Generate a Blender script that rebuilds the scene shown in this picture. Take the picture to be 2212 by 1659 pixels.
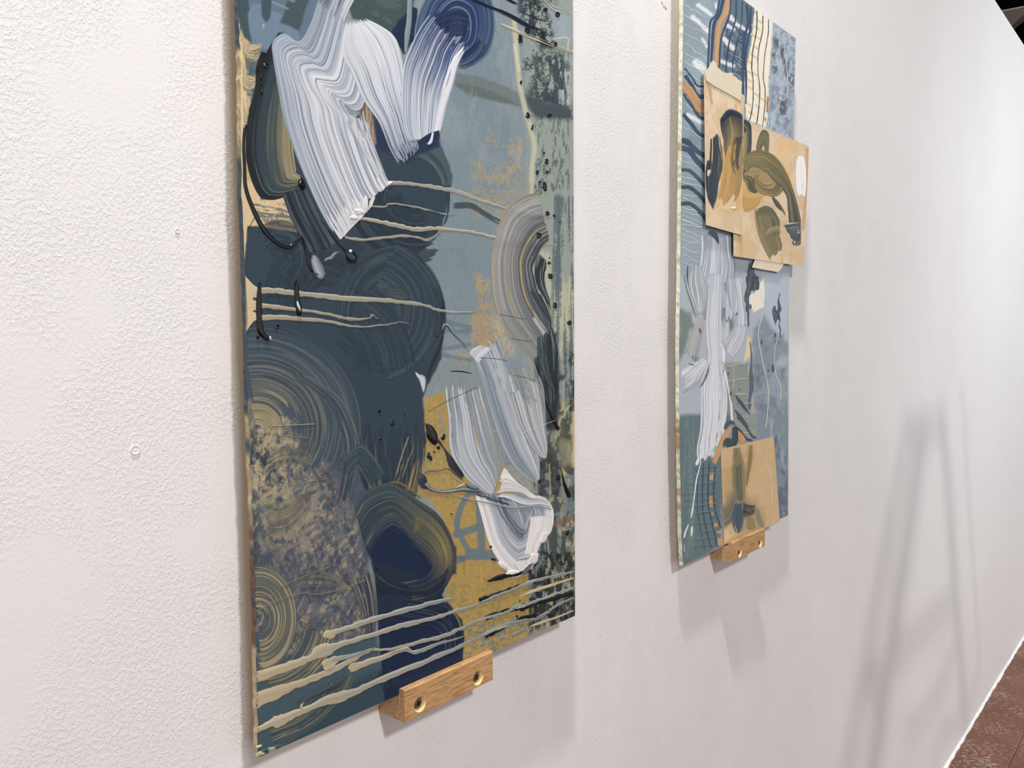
import bpy, math, random
import numpy as np
from mathutils import Matrix, Vector

scene = bpy.context.scene
for o in list(bpy.data.objects):
    bpy.data.objects.remove(o, do_unlink=True)

# ------------------------------------------------------------------ camera
W, H, FPX = 2212.0, 1659.0, 1725.0
CX, CY = W / 2, H / 2
DW, EYE = 0.63659, 1.5
def _axes(yaw, pitch, roll):
    F = np.array([math.sin(yaw) * math.cos(pitch), math.cos(yaw) * math.cos(pitch), -math.sin(pitch)])
    R0 = np.array([math.cos(yaw), -math.sin(yaw), 0.0]); U0 = np.cross(R0, F)
    return math.cos(roll) * R0 + math.sin(roll) * U0, -math.sin(roll) * R0 + math.cos(roll) * U0, F
CR, CU, CF = _axes(math.radians(48.92032), math.radians(3.43388), math.radians(-0.50186))
CAM = np.array([0.0, -DW, EYE])
cam_data = bpy.data.cameras.new('camera'); cam_data.sensor_width = 36.0; cam_data.lens = FPX / W * 36.0
cam_data.clip_start = 0.02
cam = bpy.data.objects.new('camera', cam_data); scene.collection.objects.link(cam)
m = Matrix.Identity(4)
for i in range(3):
    m[i][0], m[i][1], m[i][2], m[i][3] = CR[i], CU[i], -CF[i], CAM[i]
cam.matrix_world = m
scene.camera = cam

# ------------------------------------------------------------------ light and exposure
vs = scene.view_settings
vs.view_transform = 'Standard'; vs.look = 'None'; vs.exposure = 0.33; vs.gamma = 1.0; vs.use_curve_mapping = False
world = bpy.data.worlds.new('world'); scene.world = world; world.use_nodes = True
bg = world.node_tree.nodes['Background']
bg.inputs[0].default_value = (1.0, 0.977, 0.97, 1); bg.inputs[1].default_value = 0.70
def spot(name, loc, target, energy, color, radius, angle=120, blend=0.8):
    d = bpy.data.lights.new(name, 'SPOT'); d.energy = energy; d.color = color
    d.shadow_soft_size = radius; d.spot_size = math.radians(angle); d.spot_blend = blend
    o = bpy.data.objects.new(name, d); scene.collection.objects.link(o)
    o.location = loc
    o.rotation_euler = (Vector(target) - Vector(loc)).to_track_quat('-Z', 'Y').to_euler()
    return o
spot('spot_or_fill_lamp', (-0.15, -3.5, 3.9), (0.9, 0, 1.5), 330, (1.0, 0.955, 0.935), 0.20, 120)
spot('spot_or_fill_lamp', (0.20, -0.50, 3.9), (1.1, 0, 1.3), 235, (0.98, 0.985, 1.0), 0.07, 130)
spot('spot_or_fill_lamp', (4.1, -2.6, 3.9), (4.3, 0, 0.6), 400, (0.93, 0.975, 1.0), 0.6, 90, 1.0)  # added fill lamp, brightens the right end of the wall
spot('spot_or_fill_lamp', (7.2, -2.6, 3.9), (7.2, 0, 0.6), 380, (0.93, 0.975, 1.0), 0.6, 82, 1.0)  # second added fill, evens out the wall further right
try:
    scene.cycles.transparent_max_bounces = 40
except Exception:
    pass

# ------------------------------------------------------------------ helpers
def ray(x, y):
    return CR * ((x - CX) / FPX) - CU * ((y - CY) / FPX) + CF
def atY(x, y, Y=0.0):
    d = ray(x, y); return CAM + d * ((Y - CAM[1]) / d[1])
def atZ(x, y, Z):
    d = ray(x, y); return CAM + d * ((Z - CAM[2]) / d[2])
def atY_arr(x, y, Y):
    x = np.asarray(x, float); y = np.asarray(y, float)
    d = CR[None] * ((x - CX) / FPX)[:, None] - CU[None] * ((y - CY) / FPX)[:, None] + CF[None]
    return CAM[None] + d * ((Y - CAM[1]) / d[:, 1])[:, None]
def proj_arr(P):
    v = P - CAM[None]; z = v @ CF
    return CX + FPX * (v @ CR) / z, CY - FPX * (v @ CU) / z
COL = scene.collection
def tag(o, label=None, cat=None, group=None, kind=None):
    if label: o['label'] = label
    if cat: o['category'] = cat
    if group: o['group'] = group
    if kind: o['kind'] = kind
    return o
def mesh_obj(name, verts, faces, mat, parent=None, smooth=False):
    me = bpy.data.meshes.new(name); me.from_pydata([tuple(v) for v in verts], [], [tuple(f) for f in faces]); me.update()
    if mat: me.materials.append(mat)
    if smooth:
        me.polygons.foreach_set('use_smooth', [True] * len(me.polygons))
    o = bpy.data.objects.new(name, me); COL.objects.link(o)
    if parent: o.parent = parent
    return o
def box(name, lo, hi, mat, parent=None, bevel=0.0):
    x0, y0, z0 = lo; x1, y1, z1 = hi
    v = [(x0, y0, z0), (x1, y0, z0), (x1, y1, z0), (x0, y1, z0), (x0, y0, z1), (x1, y0, z1), (x1, y1, z1), (x0, y1, z1)]
    f = [(0, 3, 2, 1), (4, 5, 6, 7), (0, 1, 5, 4), (1, 2, 6, 5), (2, 3, 7, 6), (3, 0, 4, 7)]
    o = mesh_obj(name, v, f, mat, parent)
    if bevel:
        b = o.modifiers.new('bevel', 'BEVEL'); b.width = bevel; b.segments = 2
    return o
def empty(name, loc=(0, 0, 0)):
    o = bpy.data.objects.new(name, None); o.location = loc; o.empty_display_size = 0.05
    COL.objects.link(o); return o
def lin(c):
    """photo colour (0-255 sRGB) -> linear pigment"""
    c = np.asarray(c, float) / 255.0
    return np.where(c <= 0.04045, c / 12.92, ((c + 0.055) / 1.055) ** 2.4)

def nodes_of(mat):
    mat.use_nodes = True
    nt = mat.node_tree
    return nt, nt.nodes, nt.links, nt.nodes['Principled BSDF']
def N(nt, t, **kw):
    n = nt.nodes.new(t)
    for k, v in kw.items():
        if k in n.inputs: n.inputs[k].default_value = v
        else: setattr(n, k, v)
    return n

# ------------------------------------------------------------------ materials
def wall_material():
    mat = bpy.data.materials.new('white_wall_paint'); nt, ns, ln, b = nodes_of(mat)
    co = N(nt, 'ShaderNodeNewGeometry')
    base = N(nt, 'ShaderNodeTexNoise', Scale=1.3, Detail=3.0)
    ln.new(co.outputs['Position'], base.inputs['Vector'])
    ramp = N(nt, 'ShaderNodeValToRGB')
    ramp.color_ramp.elements[0].position = 0.35; ramp.color_ramp.elements[0].color = (0.765, 0.752, 0.748, 1)
    ramp.color_ramp.elements[1].position = 0.65; ramp.color_ramp.elements[1].color = (0.80, 0.792, 0.79, 1)
    ln.new(base.outputs['Fac'], ramp.inputs['Fac']); ln.new(ramp.outputs['Color'], b.inputs['Base Color'])
    b.inputs['Roughness'].default_value = 0.42; b.inputs['Specular IOR Level'].default_value = 0.35
    # roller texture: lumps, with smoother patches
    mp = N(nt, 'ShaderNodeMapping'); mp.inputs['Scale'].default_value = (1.0, 1.0, 0.8)
    ln.new(co.outputs['Position'], mp.inputs['Vector'])
    n1 = N(nt, 'ShaderNodeTexNoise', Scale=330.0, Detail=4.0, Roughness=0.66)
    n2 = N(nt, 'ShaderNodeTexNoise', Scale=620.0, Detail=2.0)
    n3 = N(nt, 'ShaderNodeTexNoise', Scale=9.0, Detail=3.0, Roughness=0.6)
    n4 = N(nt, 'ShaderNodeTexNoise', Scale=14.0, Detail=1.0)
    for n in (n1, n2, n3, n4): ln.new(mp.outputs['Vector'], n.inputs['Vector'])
    sm = N(nt, 'ShaderNodeMapRange', interpolation_type='SMOOTHSTEP')
    sm.inputs['From Min'].default_value = 0.40; sm.inputs['From Max'].default_value = 0.62
    sm.inputs['To Min'].default_value = 0.12; sm.inputs['To Max'].default_value = 1.0
    ln.new(n3.outputs['Fac'], sm.inputs['Value'])
    lump = N(nt, 'ShaderNodeMapRange', interpolation_type='SMOOTHSTEP')
    lump.inputs['From Min'].default_value = 0.44; lump.inputs['From Max'].default_value = 0.62
    ln.new(n1.outputs['Fac'], lump.inputs['Value'])
    mu = N(nt, 'ShaderNodeMath', operation='MULTIPLY'); ln.new(lump.outputs[0], mu.inputs[0]); ln.new(sm.outputs[0], mu.inputs[1])
    fine = N(nt, 'ShaderNodeMath', operation='MULTIPLY'); fine.inputs[1].default_value = 0.10; ln.new(n2.outputs['Fac'], fine.inputs[0])
    ad = N(nt, 'ShaderNodeMath', operation='ADD'); ln.new(mu.outputs[0], ad.inputs[0]); ln.new(fine.outputs[0], ad.inputs[1])
    bp = N(nt, 'ShaderNodeBump', Strength=0.36, Distance=0.0010)
    ln.new(ad.outputs[0], bp.inputs['Height']); ln.new(bp.outputs['Normal'], b.inputs['Normal'])
    return mat
def plain(name, col, rough=0.6, spec=0.3, metal=0.0):
    mat = bpy.data.materials.new(name); nt, ns, ln, b = nodes_of(mat)
    tc = N(nt, 'ShaderNodeNewGeometry'); n = N(nt, 'ShaderNodeTexNoise', Scale=60.0, Detail=4.0)
    ln.new(tc.outputs['Position'], n.inputs['Vector'])
    r = N(nt, 'ShaderNodeValToRGB')
    r.color_ramp.elements[0].position = 0.3; r.color_ramp.elements[0].color = (*[c * 0.88 for c in col], 1)
    r.color_ramp.elements[1].position = 0.7; r.color_ramp.elements[1].color = (*[min(1, c * 1.08) for c in col], 1)
    ln.new(n.outputs['Fac'], r.inputs['Fac']); ln.new(r.outputs['Color'], b.inputs['Base Color'])
    b.inputs['Roughness'].default_value = rough; b.inputs['Specular IOR Level'].default_value = spec
    b.inputs['Metallic'].default_value = metal
    return mat
def wood_material():
    mat = bpy.data.materials.new('oiled_beech'); nt, ns, ln, b = nodes_of(mat)
    tc = N(nt, 'ShaderNodeNewGeometry'); mp = N(nt, 'ShaderNodeMapping')
    mp.inputs['Scale'].default_value = (1.0, 9.0, 9.0); mp.inputs['Rotation'].default_value = (0, 0.10, 0)
    ln.new(tc.outputs['Position'], mp.inputs['Vector'])
    n1 = N(nt, 'ShaderNodeTexNoise', Scale=38.0, Detail=5.0, Roughness=0.62, Distortion=0.4)
    n2 = N(nt, 'ShaderNodeTexNoise', Scale=160.0, Detail=3.0, Roughness=0.7)
    n3 = N(nt, 'ShaderNodeTexNoise', Scale=6.0, Detail=2.0)
    for n in (n1, n2, n3): ln.new(mp.outputs['Vector'], n.inputs['Vector'])
    r = N(nt, 'ShaderNodeValToRGB'); e = r.color_ramp.elements
    e[0].position = 0.30; e[0].color = (*lin((142, 106, 70)), 1)
    e[1].position = 0.72; e[1].color = (*lin((208, 170, 122)), 1)
    k = r.color_ramp.elements.new(0.5); k.color = (*lin((188, 148, 102)), 1)
    ln.new(n1.outputs['Fac'], r.inputs['Fac'])
    fl = N(nt, 'ShaderNodeValToRGB'); fl.color_ramp.elements[0].position = 0.30; fl.color_ramp.elements[0].color = (0.45, 0.36, 0.30, 1)
    fl.color_ramp.elements[1].position = 0.46; fl.color_ramp.elements[1].color = (1, 1, 1, 1)
    ln.new(n2.outputs['Fac'], fl.inputs['Fac'])
    mx = N(nt, 'ShaderNodeMixRGB', blend_type='MULTIPLY'); mx.inputs[0].default_value = 0.75
    ln.new(r.outputs['Color'], mx.inputs[1]); ln.new(fl.outputs['Color'], mx.inputs[2])
    ln.new(mx.outputs[0], b.inputs['Base Color'])
    b.inputs['Roughness'].default_value = 0.42; b.inputs['Specular IOR Level'].default_value = 0.4
    bp = N(nt, 'ShaderNodeBump', Strength=0.25, Distance=0.0004)
    ln.new(n2.outputs['Fac'], bp.inputs['Height']); ln.new(bp.outputs['Normal'], b.inputs['Normal'])
    return mat
def floor_material():
    mat = bpy.data.materials.new('worn_brown_floor_paint'); nt, ns, ln, b = nodes_of(mat)
    tc = N(nt, 'ShaderNodeNewGeometry')
    n1 = N(nt, 'ShaderNodeTexNoise', Scale=4.0, Detail=5.0)
    mp = N(nt, 'ShaderNodeMapping'); mp.inputs['Scale'].default_value = (1.6, 0.8, 1.0); mp.inputs['Rotation'].default_value = (0, 0, 0.35)
    n2 = N(nt, 'ShaderNodeTexNoise', Scale=75.0, Detail=6.0, Roughness=0.72)
    n4 = N(nt, 'ShaderNodeTexNoise', Scale=7.0, Detail=2.0)
    ln.new(tc.outputs['Position'], n1.inputs['Vector']); ln.new(tc.outputs['Position'], mp.inputs['Vector'])
    ln.new(tc.outputs['Position'], n4.inputs['Vector'])
    ln.new(mp.outputs['Vector'], n2.inputs['Vector'])
    r = N(nt, 'ShaderNodeValToRGB')
    r.color_ramp.elements[0].position = 0.3; r.color_ramp.elements[0].color = (*lin((88, 50, 36)), 1)
    r.color_ramp.elements[1].position = 0.7; r.color_ramp.elements[1].color = (*lin((122, 74, 52)), 1)
    ln.new(n1.outputs['Fac'], r.inputs['Fac'])
    ad = N(nt, 'ShaderNodeMath', operation='MULTIPLY_ADD'); ad.inputs[1].default_value = 0.28
    ln.new(n4.outputs['Fac'], ad.inputs[0]); ln.new(n2.outputs['Fac'], ad.inputs[2])
    w = N(nt, 'ShaderNodeMapRange'); w.inputs['From Min'].default_value = 0.69; w.inputs['From Max'].default_value = 0.76
    ln.new(ad.outputs[0], w.inputs['Value'])
    # long thin scratches
    mp2 = N(nt, 'ShaderNodeMapping'); mp2.inputs['Scale'].default_value = (2.2, 34.0, 1.0); mp2.inputs['Rotation'].default_value = (0, 0, 0.9)
    ln.new(tc.outputs['Position'], mp2.inputs['Vector'])
    wv = N(nt, 'ShaderNodeTexNoise', Scale=3.0, Detail=3.0, Roughness=0.6); ln.new(mp2.outputs['Vector'], wv.inputs['Vector'])
    sc = N(nt, 'ShaderNodeMapRange'); sc.inputs['From Min'].default_value = 0.715; sc.inputs['From Max'].default_value = 0.735
    ln.new(wv.outputs['Fac'], sc.inputs['Value'])
    mxm = N(nt, 'ShaderNodeMath', operation='MAXIMUM'); ln.new(w.outputs[0], mxm.inputs[0]); ln.new(sc.outputs[0], mxm.inputs[1])
    k = N(nt, 'ShaderNodeMath', operation='MULTIPLY'); k.inputs[1].default_value = 0.55; ln.new(mxm.outputs[0], k.inputs[0])
    mx = N(nt, 'ShaderNodeMixRGB'); ln.new(k.outputs[0], mx.inputs[0])
    ln.new(r.outputs['Color'], mx.inputs[1]); mx.inputs[2].default_value = (*lin((205, 188, 178)), 1)
    ln.new(mx.outputs[0], b.inputs['Base Color'])
    b.inputs['Roughness'].default_value = 0.38; b.inputs['Specular IOR Level'].default_value = 0.4
    bp = N(nt, 'ShaderNodeBump', Strength=0.4, Distance=0.001, invert=True)
    ln.new(mxm.outputs[0], bp.inputs['Height']); ln.new(bp.outputs['Normal'], b.inputs['Normal'])
    return mat
def paint_material(name, rough, spec, alpha, bump=0.12, scale=900.0):
    mat = bpy.data.materials.new(name); nt, ns, ln, b = nodes_of(mat)
    at = N(nt, 'ShaderNodeAttribute', attribute_name='Col')
    ln.new(at.outputs['Color'], b.inputs['Base Color'])
    if alpha: ln.new(at.outputs['Alpha'], b.inputs['Alpha'])
    b.inputs['Roughness'].default_value = rough; b.inputs['Specular IOR Level'].default_value = spec
    tc = N(nt, 'ShaderNodeNewGeometry'); n = N(nt, 'ShaderNodeTexNoise', Scale=scale, Detail=2.0)
    ln.new(tc.outputs['Position'], n.inputs['Vector'])
    bp = N(nt, 'ShaderNodeBump', Strength=bump, Distance=0.0006)
    ln.new(n.outputs['Fac'], bp.inputs['Height']); ln.new(bp.outputs['Normal'], b.inputs['Normal'])
    return mat
M_WALL = wall_material(); M_WOOD = wood_material(); M_FLOOR = floor_material()
M_GROUND = paint_material('painted_ground', 0.55, 0.25, False, 0.35, 700.0)
M_PAINT = paint_material('acrylic_paint', 0.45, 0.3, True)
M_GLOSS = paint_material('glossy_acrylic_paint', 0.16, 0.5, True, 0.03)
M_PAPER = paint_material('painted_paper', 0.6, 0.25, False, 0.15, 500.0)
M_TAPE = bpy.data.materials.new('masking_tape')
nt, ns, ln, b = nodes_of(M_TAPE); tn = N(nt, 'ShaderNodeTexNoise', Scale=90.0, Detail=5.0)
tg = N(nt, 'ShaderNodeNewGeometry'); ln.new(tg.outputs['Position'], tn.inputs['Vector'])
tr = N(nt, 'ShaderNodeValToRGB'); tr.color_ramp.elements[0].color = (*lin((226, 212, 180)), 1); tr.color_ramp.elements[1].color = (*lin((244, 236, 216)), 1)
ln.new(tn.outputs['Fac'], tr.inputs['Fac']); ln.new(tr.outputs['Color'], b.inputs['Base Color'])
b.inputs['Alpha'].default_value = 0.86; b.inputs['Roughness'].default_value = 0.5
M_WHITE = plain('white_gloss_trim', (0.84, 0.84, 0.80), 0.45)
M_BLACK = plain('black_ceiling', (0.006, 0.006, 0.006), 0.9, 0.1)
M_DARKWALL = plain('dark_back_wall', (0.02, 0.02, 0.02), 0.9, 0.1)
M_BAFFLE = plain('pale_ceiling_panel', (0.90, 0.87, 0.82), 0.8)
M_BAFFLE2 = plain('brown_ceiling_beam', (0.42, 0.36, 0.31), 0.8)
M_SCREW = plain('bronze_screw', (0.14, 0.085, 0.055), 0.4, 0.6, 0.25)
M_SLOT_SHADE = plain('screw_recess_shade', (0.012, 0.010, 0.009), 0.6)
M_RAW = plain('raw_countersink_wood', tuple(lin((236, 208, 150))), 0.7)
M_EDGE = None

# ------------------------------------------------------------------ setting
WALL_TOP = 2.7236
wall = box('wall_back', (-3.0, 0.0, 0.0), (8.6, 0.14, WALL_TOP), M_WALL); tag(wall, 'white roller-textured gallery wall with a free top edge', 'wall', kind='structure')
floor = box('floor', (-6, -7, -0.06), (16, 7, -0.006), M_FLOOR); tag(floor, 'worn brown painted tile floor along the white wall', 'floor', kind='structure')
ceil = box('ceiling', (-6, -7, 4.6), (16, 7, 4.7), M_BLACK); tag(ceil, 'black ceiling above the white wall', 'ceiling', kind='structure')
wr = box('wall_right', (15.8, -7, 0), (16, 7, 4.6), M_DARKWALL); tag(wr, 'dark far wall beyond the white partition', 'wall', kind='structure')
wf = box('wall_far', (-6, 6.8, 0), (16, 7, 4.6), M_DARKWALL); tag(wf, 'dark wall behind the white partition', 'wall', kind='structure')
# floor tiles
TS = 0.328
tile_me = None
rnd = random.Random(4)
g = 0.0007
for i in range(-4, 12):
    for j in range(7):
        x0 = 3.1477 + i * TS; y1 = -0.165 + TS - j * TS
        y0 = y1 - TS
        yy1 = min(y1, 0.0)
        key = 'first' if y1 > 0 else 'rest'
        if j == 0:
            o = box('floor_tile', (0 + g, (y0 - yy1) + g, -0.006), (TS - g, 0, 0), M_FLOOR, floor) if i == -4 else None
            if i == -4: first_me = o.data
            else:
                o = bpy.data.objects.new('floor_tile', first_me); COL.objects.link(o); o.parent = floor
            o.location = (x0, yy1, 0)
        else:
            if tile_me is None:
                o = box('floor_tile', (g, -TS + g, -0.006), (TS - g, -g, 0), M_FLOOR, floor); tile_me = o.data
            else:
                o = bpy.data.objects.new('floor_tile', tile_me); COL.objects.link(o); o.parent = floor
            o.location = (x0, y1, 0)
        o.location.z = rnd.uniform(-0.0009, 0.0)
# skirting bead: slightly uneven white strip where wall meets floor
nb = 400; vb = []; fb = []
xs = np.linspace(-3, 8.6, nb)
rs = np.random.RandomState(3)
hh = 0.010 + 0.0015 * np.sin(xs * 7) + rs.uniform(-.001, .001, nb); dd = 0.006 + rs.uniform(-.0022, .0022, nb)
for k in range(nb):
    vb += [(xs[k], 0, hh[k]), (xs[k], -dd[k] * .55, hh[k] * .86), (xs[k], -dd[k], hh[k] * .35), (xs[k], -dd[k] * 1.05, 0.0)]
    if k:
        for q in range(3): fb.append((4 * (k - 1) + q, 4 * k + q, 4 * k + q + 1, 4 * (k - 1) + q + 1))
bb = mesh_obj('baseboard_back', vb, fb, M_WHITE, None, True); tag(bb, 'thin white bead along the foot of the white wall', 'baseboard', kind='structure')
# pale wedge-shaped panel and beam under the black ceiling, beyond the wall top
def slab(name, pxs, z, th, mat, label):
    p = [atZ(x, y, z) for x, y in pxs]
    n = len(p); v = [tuple(q) for q in p] + [(q[0], q[1], q[2] + th) for q in p]
    f = [tuple(range(n))[::-1], tuple(range(n, 2 * n))] + [(i, (i + 1) % n, n + (i + 1) % n, n + i) for i in range(n)]
    return tag(mesh_obj(name, v, f, mat), label, 'ceiling panel')
slab('ceiling_baffle', [(2120, 33.4), (2236, 10.7), (2150, 87)], 3.6, 0.008, M_BAFFLE, 'pale grey wedge-shaped panel hung beneath the black ceiling')
slab('ceiling_beam', [(2150, 88), (2236, 10.9), (2246, 19.5), (2150, 95.5)], 3.62, 0.01, M_BAFFLE2, 'narrow brown-grey beam along the edge of the pale ceiling panel')

# ------------------------------------------------------------------ paint library
PK = 1.07      # photo value -> pigment
def pig(c):
    l = lin(c); g_ = l @ np.array([.2126, .7152, .0722]); return np.clip((g_ + (l - g_) * .86) / PK, 0.0, 0.9)
_tab = np.random.RandomState(11).rand(256, 256)
def vnoise(x, y, seed=0):
    x = np.asarray(x, float) + seed * 17.31; y = np.asarray(y, float) + seed * 9.77
    xi = np.floor(x).astype(int); yi = np.floor(y).astype(int)
    fx = x - xi; fy = y - yi; fx = fx * fx * (3 - 2 * fx); fy = fy * fy * (3 - 2 * fy)
    x0, x1, y0, y1 = xi & 255, (xi + 1) & 255, yi & 255, (yi + 1) & 255
    return (_tab[x0, y0] * (1 - fx) + _tab[x1, y0] * fx) * (1 - fy) + (_tab[x0, y1] * (1 - fx) + _tab[x1, y1] * fx) * fy
def fbm(x, y, seed=0, oct=4):
    s = 0; a = 0.5; t = 0
    for k in range(oct):
        s = s + a * vnoise(x * 2 ** k, y * 2 ** k, seed + k * 3); t += a; a *= 0.55
    return s / t
def sst(a, b, x):
    t = np.clip((x - a) / (b - a + 1e-9), 0, 1); return t * t * (3 - 2 * t)
def poly_sd(px, py, poly):
    """signed distance, positive inside"""
    poly = np.asarray(poly, float); d2 = np.full(px.shape, 1e18); ins = np.zeros(px.shape, bool)
    for i in range(len(poly)):
        ax, ay = poly[i]; bx, by = poly[(i + 1) % len(poly)]
        ex, ey = bx - ax, by - ay; wx, wy = px - ax, py - ay
        t = np.clip((wx * ex + wy * ey) / (ex * ex + ey * ey + 1e-9), 0, 1)
        d2 = np.minimum(d2, (wx - t * ex) ** 2 + (wy - t * ey) ** 2)
        cond = ((ay > py) != (by > py))
        xin = ax + (py - ay) / (by - ay if by != ay else 1e-9) * ex
        ins ^= cond & (px < xin)
    d = np.sqrt(d2)
    return np.where(ins, d, -d)
def Zm(x0, y0, s):
    """traced crop coordinates -> photograph coordinates"""
    return lambda *pts: [((x0 + p[0] / s), (y0 + p[1] / s)) + ((p[2] / s,) if len(p) > 2 else ()) for p in pts]

def fast_mesh(name, co, faces, rgba, mat, parent, smooth=True):
    me = bpy.data.meshes.new(name); nv = len(co); nf = len(faces)
    me.vertices.add(nv); me.vertices.foreach_set('co', np.ascontiguousarray(co, np.float32).ravel())
    me.loops.add(nf * 4); me.loops.foreach_set('vertex_index', np.ascontiguousarray(faces, np.int32).ravel())
    me.polygons.add(nf); me.polygons.foreach_set('loop_start', np.arange(0, nf * 4, 4, dtype=np.int32))
    me.update(calc_edges=True)
    me.polygons.foreach_set('use_smooth', np.full(nf, smooth))
    if rgba is not None:
        ca = me.color_attributes.new('Col', 'FLOAT_COLOR', 'POINT')
        ca.data.foreach_set('color', np.ascontiguousarray(rgba, np.float32).ravel())
    me.materials.append(mat)
    o = bpy.data.objects.new(name, me); COL.objects.link(o)
    if parent: o.parent = parent; o.matrix_parent_inverse = Matrix.Translation(-parent.location)
    return o
def grid_faces(nu, nv):
    i = np.arange(nu - 1)[:, None]; j = np.arange(nv - 1)[None, :]
    a = i * nv + j
    return np.stack([a, a + 1, a + nv + 1, a + nv], -1).reshape(-1, 4)

def catmull(P, n):
    P = np.asarray(P, float)
    if len(P) == 2:
        t = np.linspace(0, 1, n)[:, None]; return P[0] * (1 - t) + P[1] * t
    Q = np.vstack([2 * P[0] - P[1], P, 2 * P[-1] - P[-2]])
    t = np.linspace(0, len(P) - 1 - 1e-6, n); k = t.astype(int); f = (t - k)[:, None]
    p0, p1, p2, p3 = Q[k], Q[k + 1], Q[k + 2], Q[k + 3]
    return 0.5 * (2 * p1 + (p2 - p0) * f + (2 * p0 - 5 * p1 + 4 * p2 - p3) * f ** 2 + (3 * p1 - p0 - 3 * p2 + p3) * f ** 3)

class Surface:
    """a flat painted thing: plane Y, paint piles up towards -Y"""
    def __init__(self, Y, parent, clip=None):
        self.Y = Y; self.parent = parent; self.hm = np.zeros((900, 1200), np.float32); self.clip = clip
    def cell(self, x, y):
        return np.clip(((y + 60) / 2).astype(int), 1, 898), np.clip(((x + 60) / 2).astype(int), 1, 1198)
    def under(self, x, y):
        a, b = self.cell(x, y); r = self.hm[a, b]
        for da in (-1, 0, 1):
            for db in (-1, 0, 1):
                r = np.maximum(r, self.hm[a + da, b + db])
        return r
    def place(self, x, y, h, base=None):
        P = atY_arr(x, y, self.Y)
        P[:, 1] -= h
        return P

def palette(cols, u, v):
    """cols: colours across v, or rows of them along u"""
    rows = cols if isinstance(cols[0][0], (tuple, list)) else [cols]
    nr = max(len(r) for r in rows)
    R = []
    for r in rows:
        r = [pig(c) for c in r]
        t = np.linspace(0, len(r) - 1, nr) if len(r) > 1 else np.zeros(nr)
        k = np.minimum(t.astype(int), max(len(r) - 2, 0)); f = (t - k)[:, None]
        r = np.array(r); R.append(r[k] * (1 - f) + r[np.minimum(k + 1, len(r) - 1)] * f)
    R = np.array(R)
    def idx(t, n):
        if n == 1: z = np.zeros(t.shape, int); return z, z, np.zeros(t.shape)
        q = np.clip(t, 0, 1) * (n - 1); k = np.minimum(q.astype(int), n - 2); return k, k + 1, q - k
    a, b, fu = idx(u, R.shape[0]); c, d, fv = idx(v, R.shape[1])
    fu = fu[..., None]; fv = fv[..., None]
    return (R[a, c] * (1 - fv) + R[a, d] * fv) * (1 - fu) + (R[b, c] * (1 - fv) + R[b, d] * fv) * fu

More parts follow.
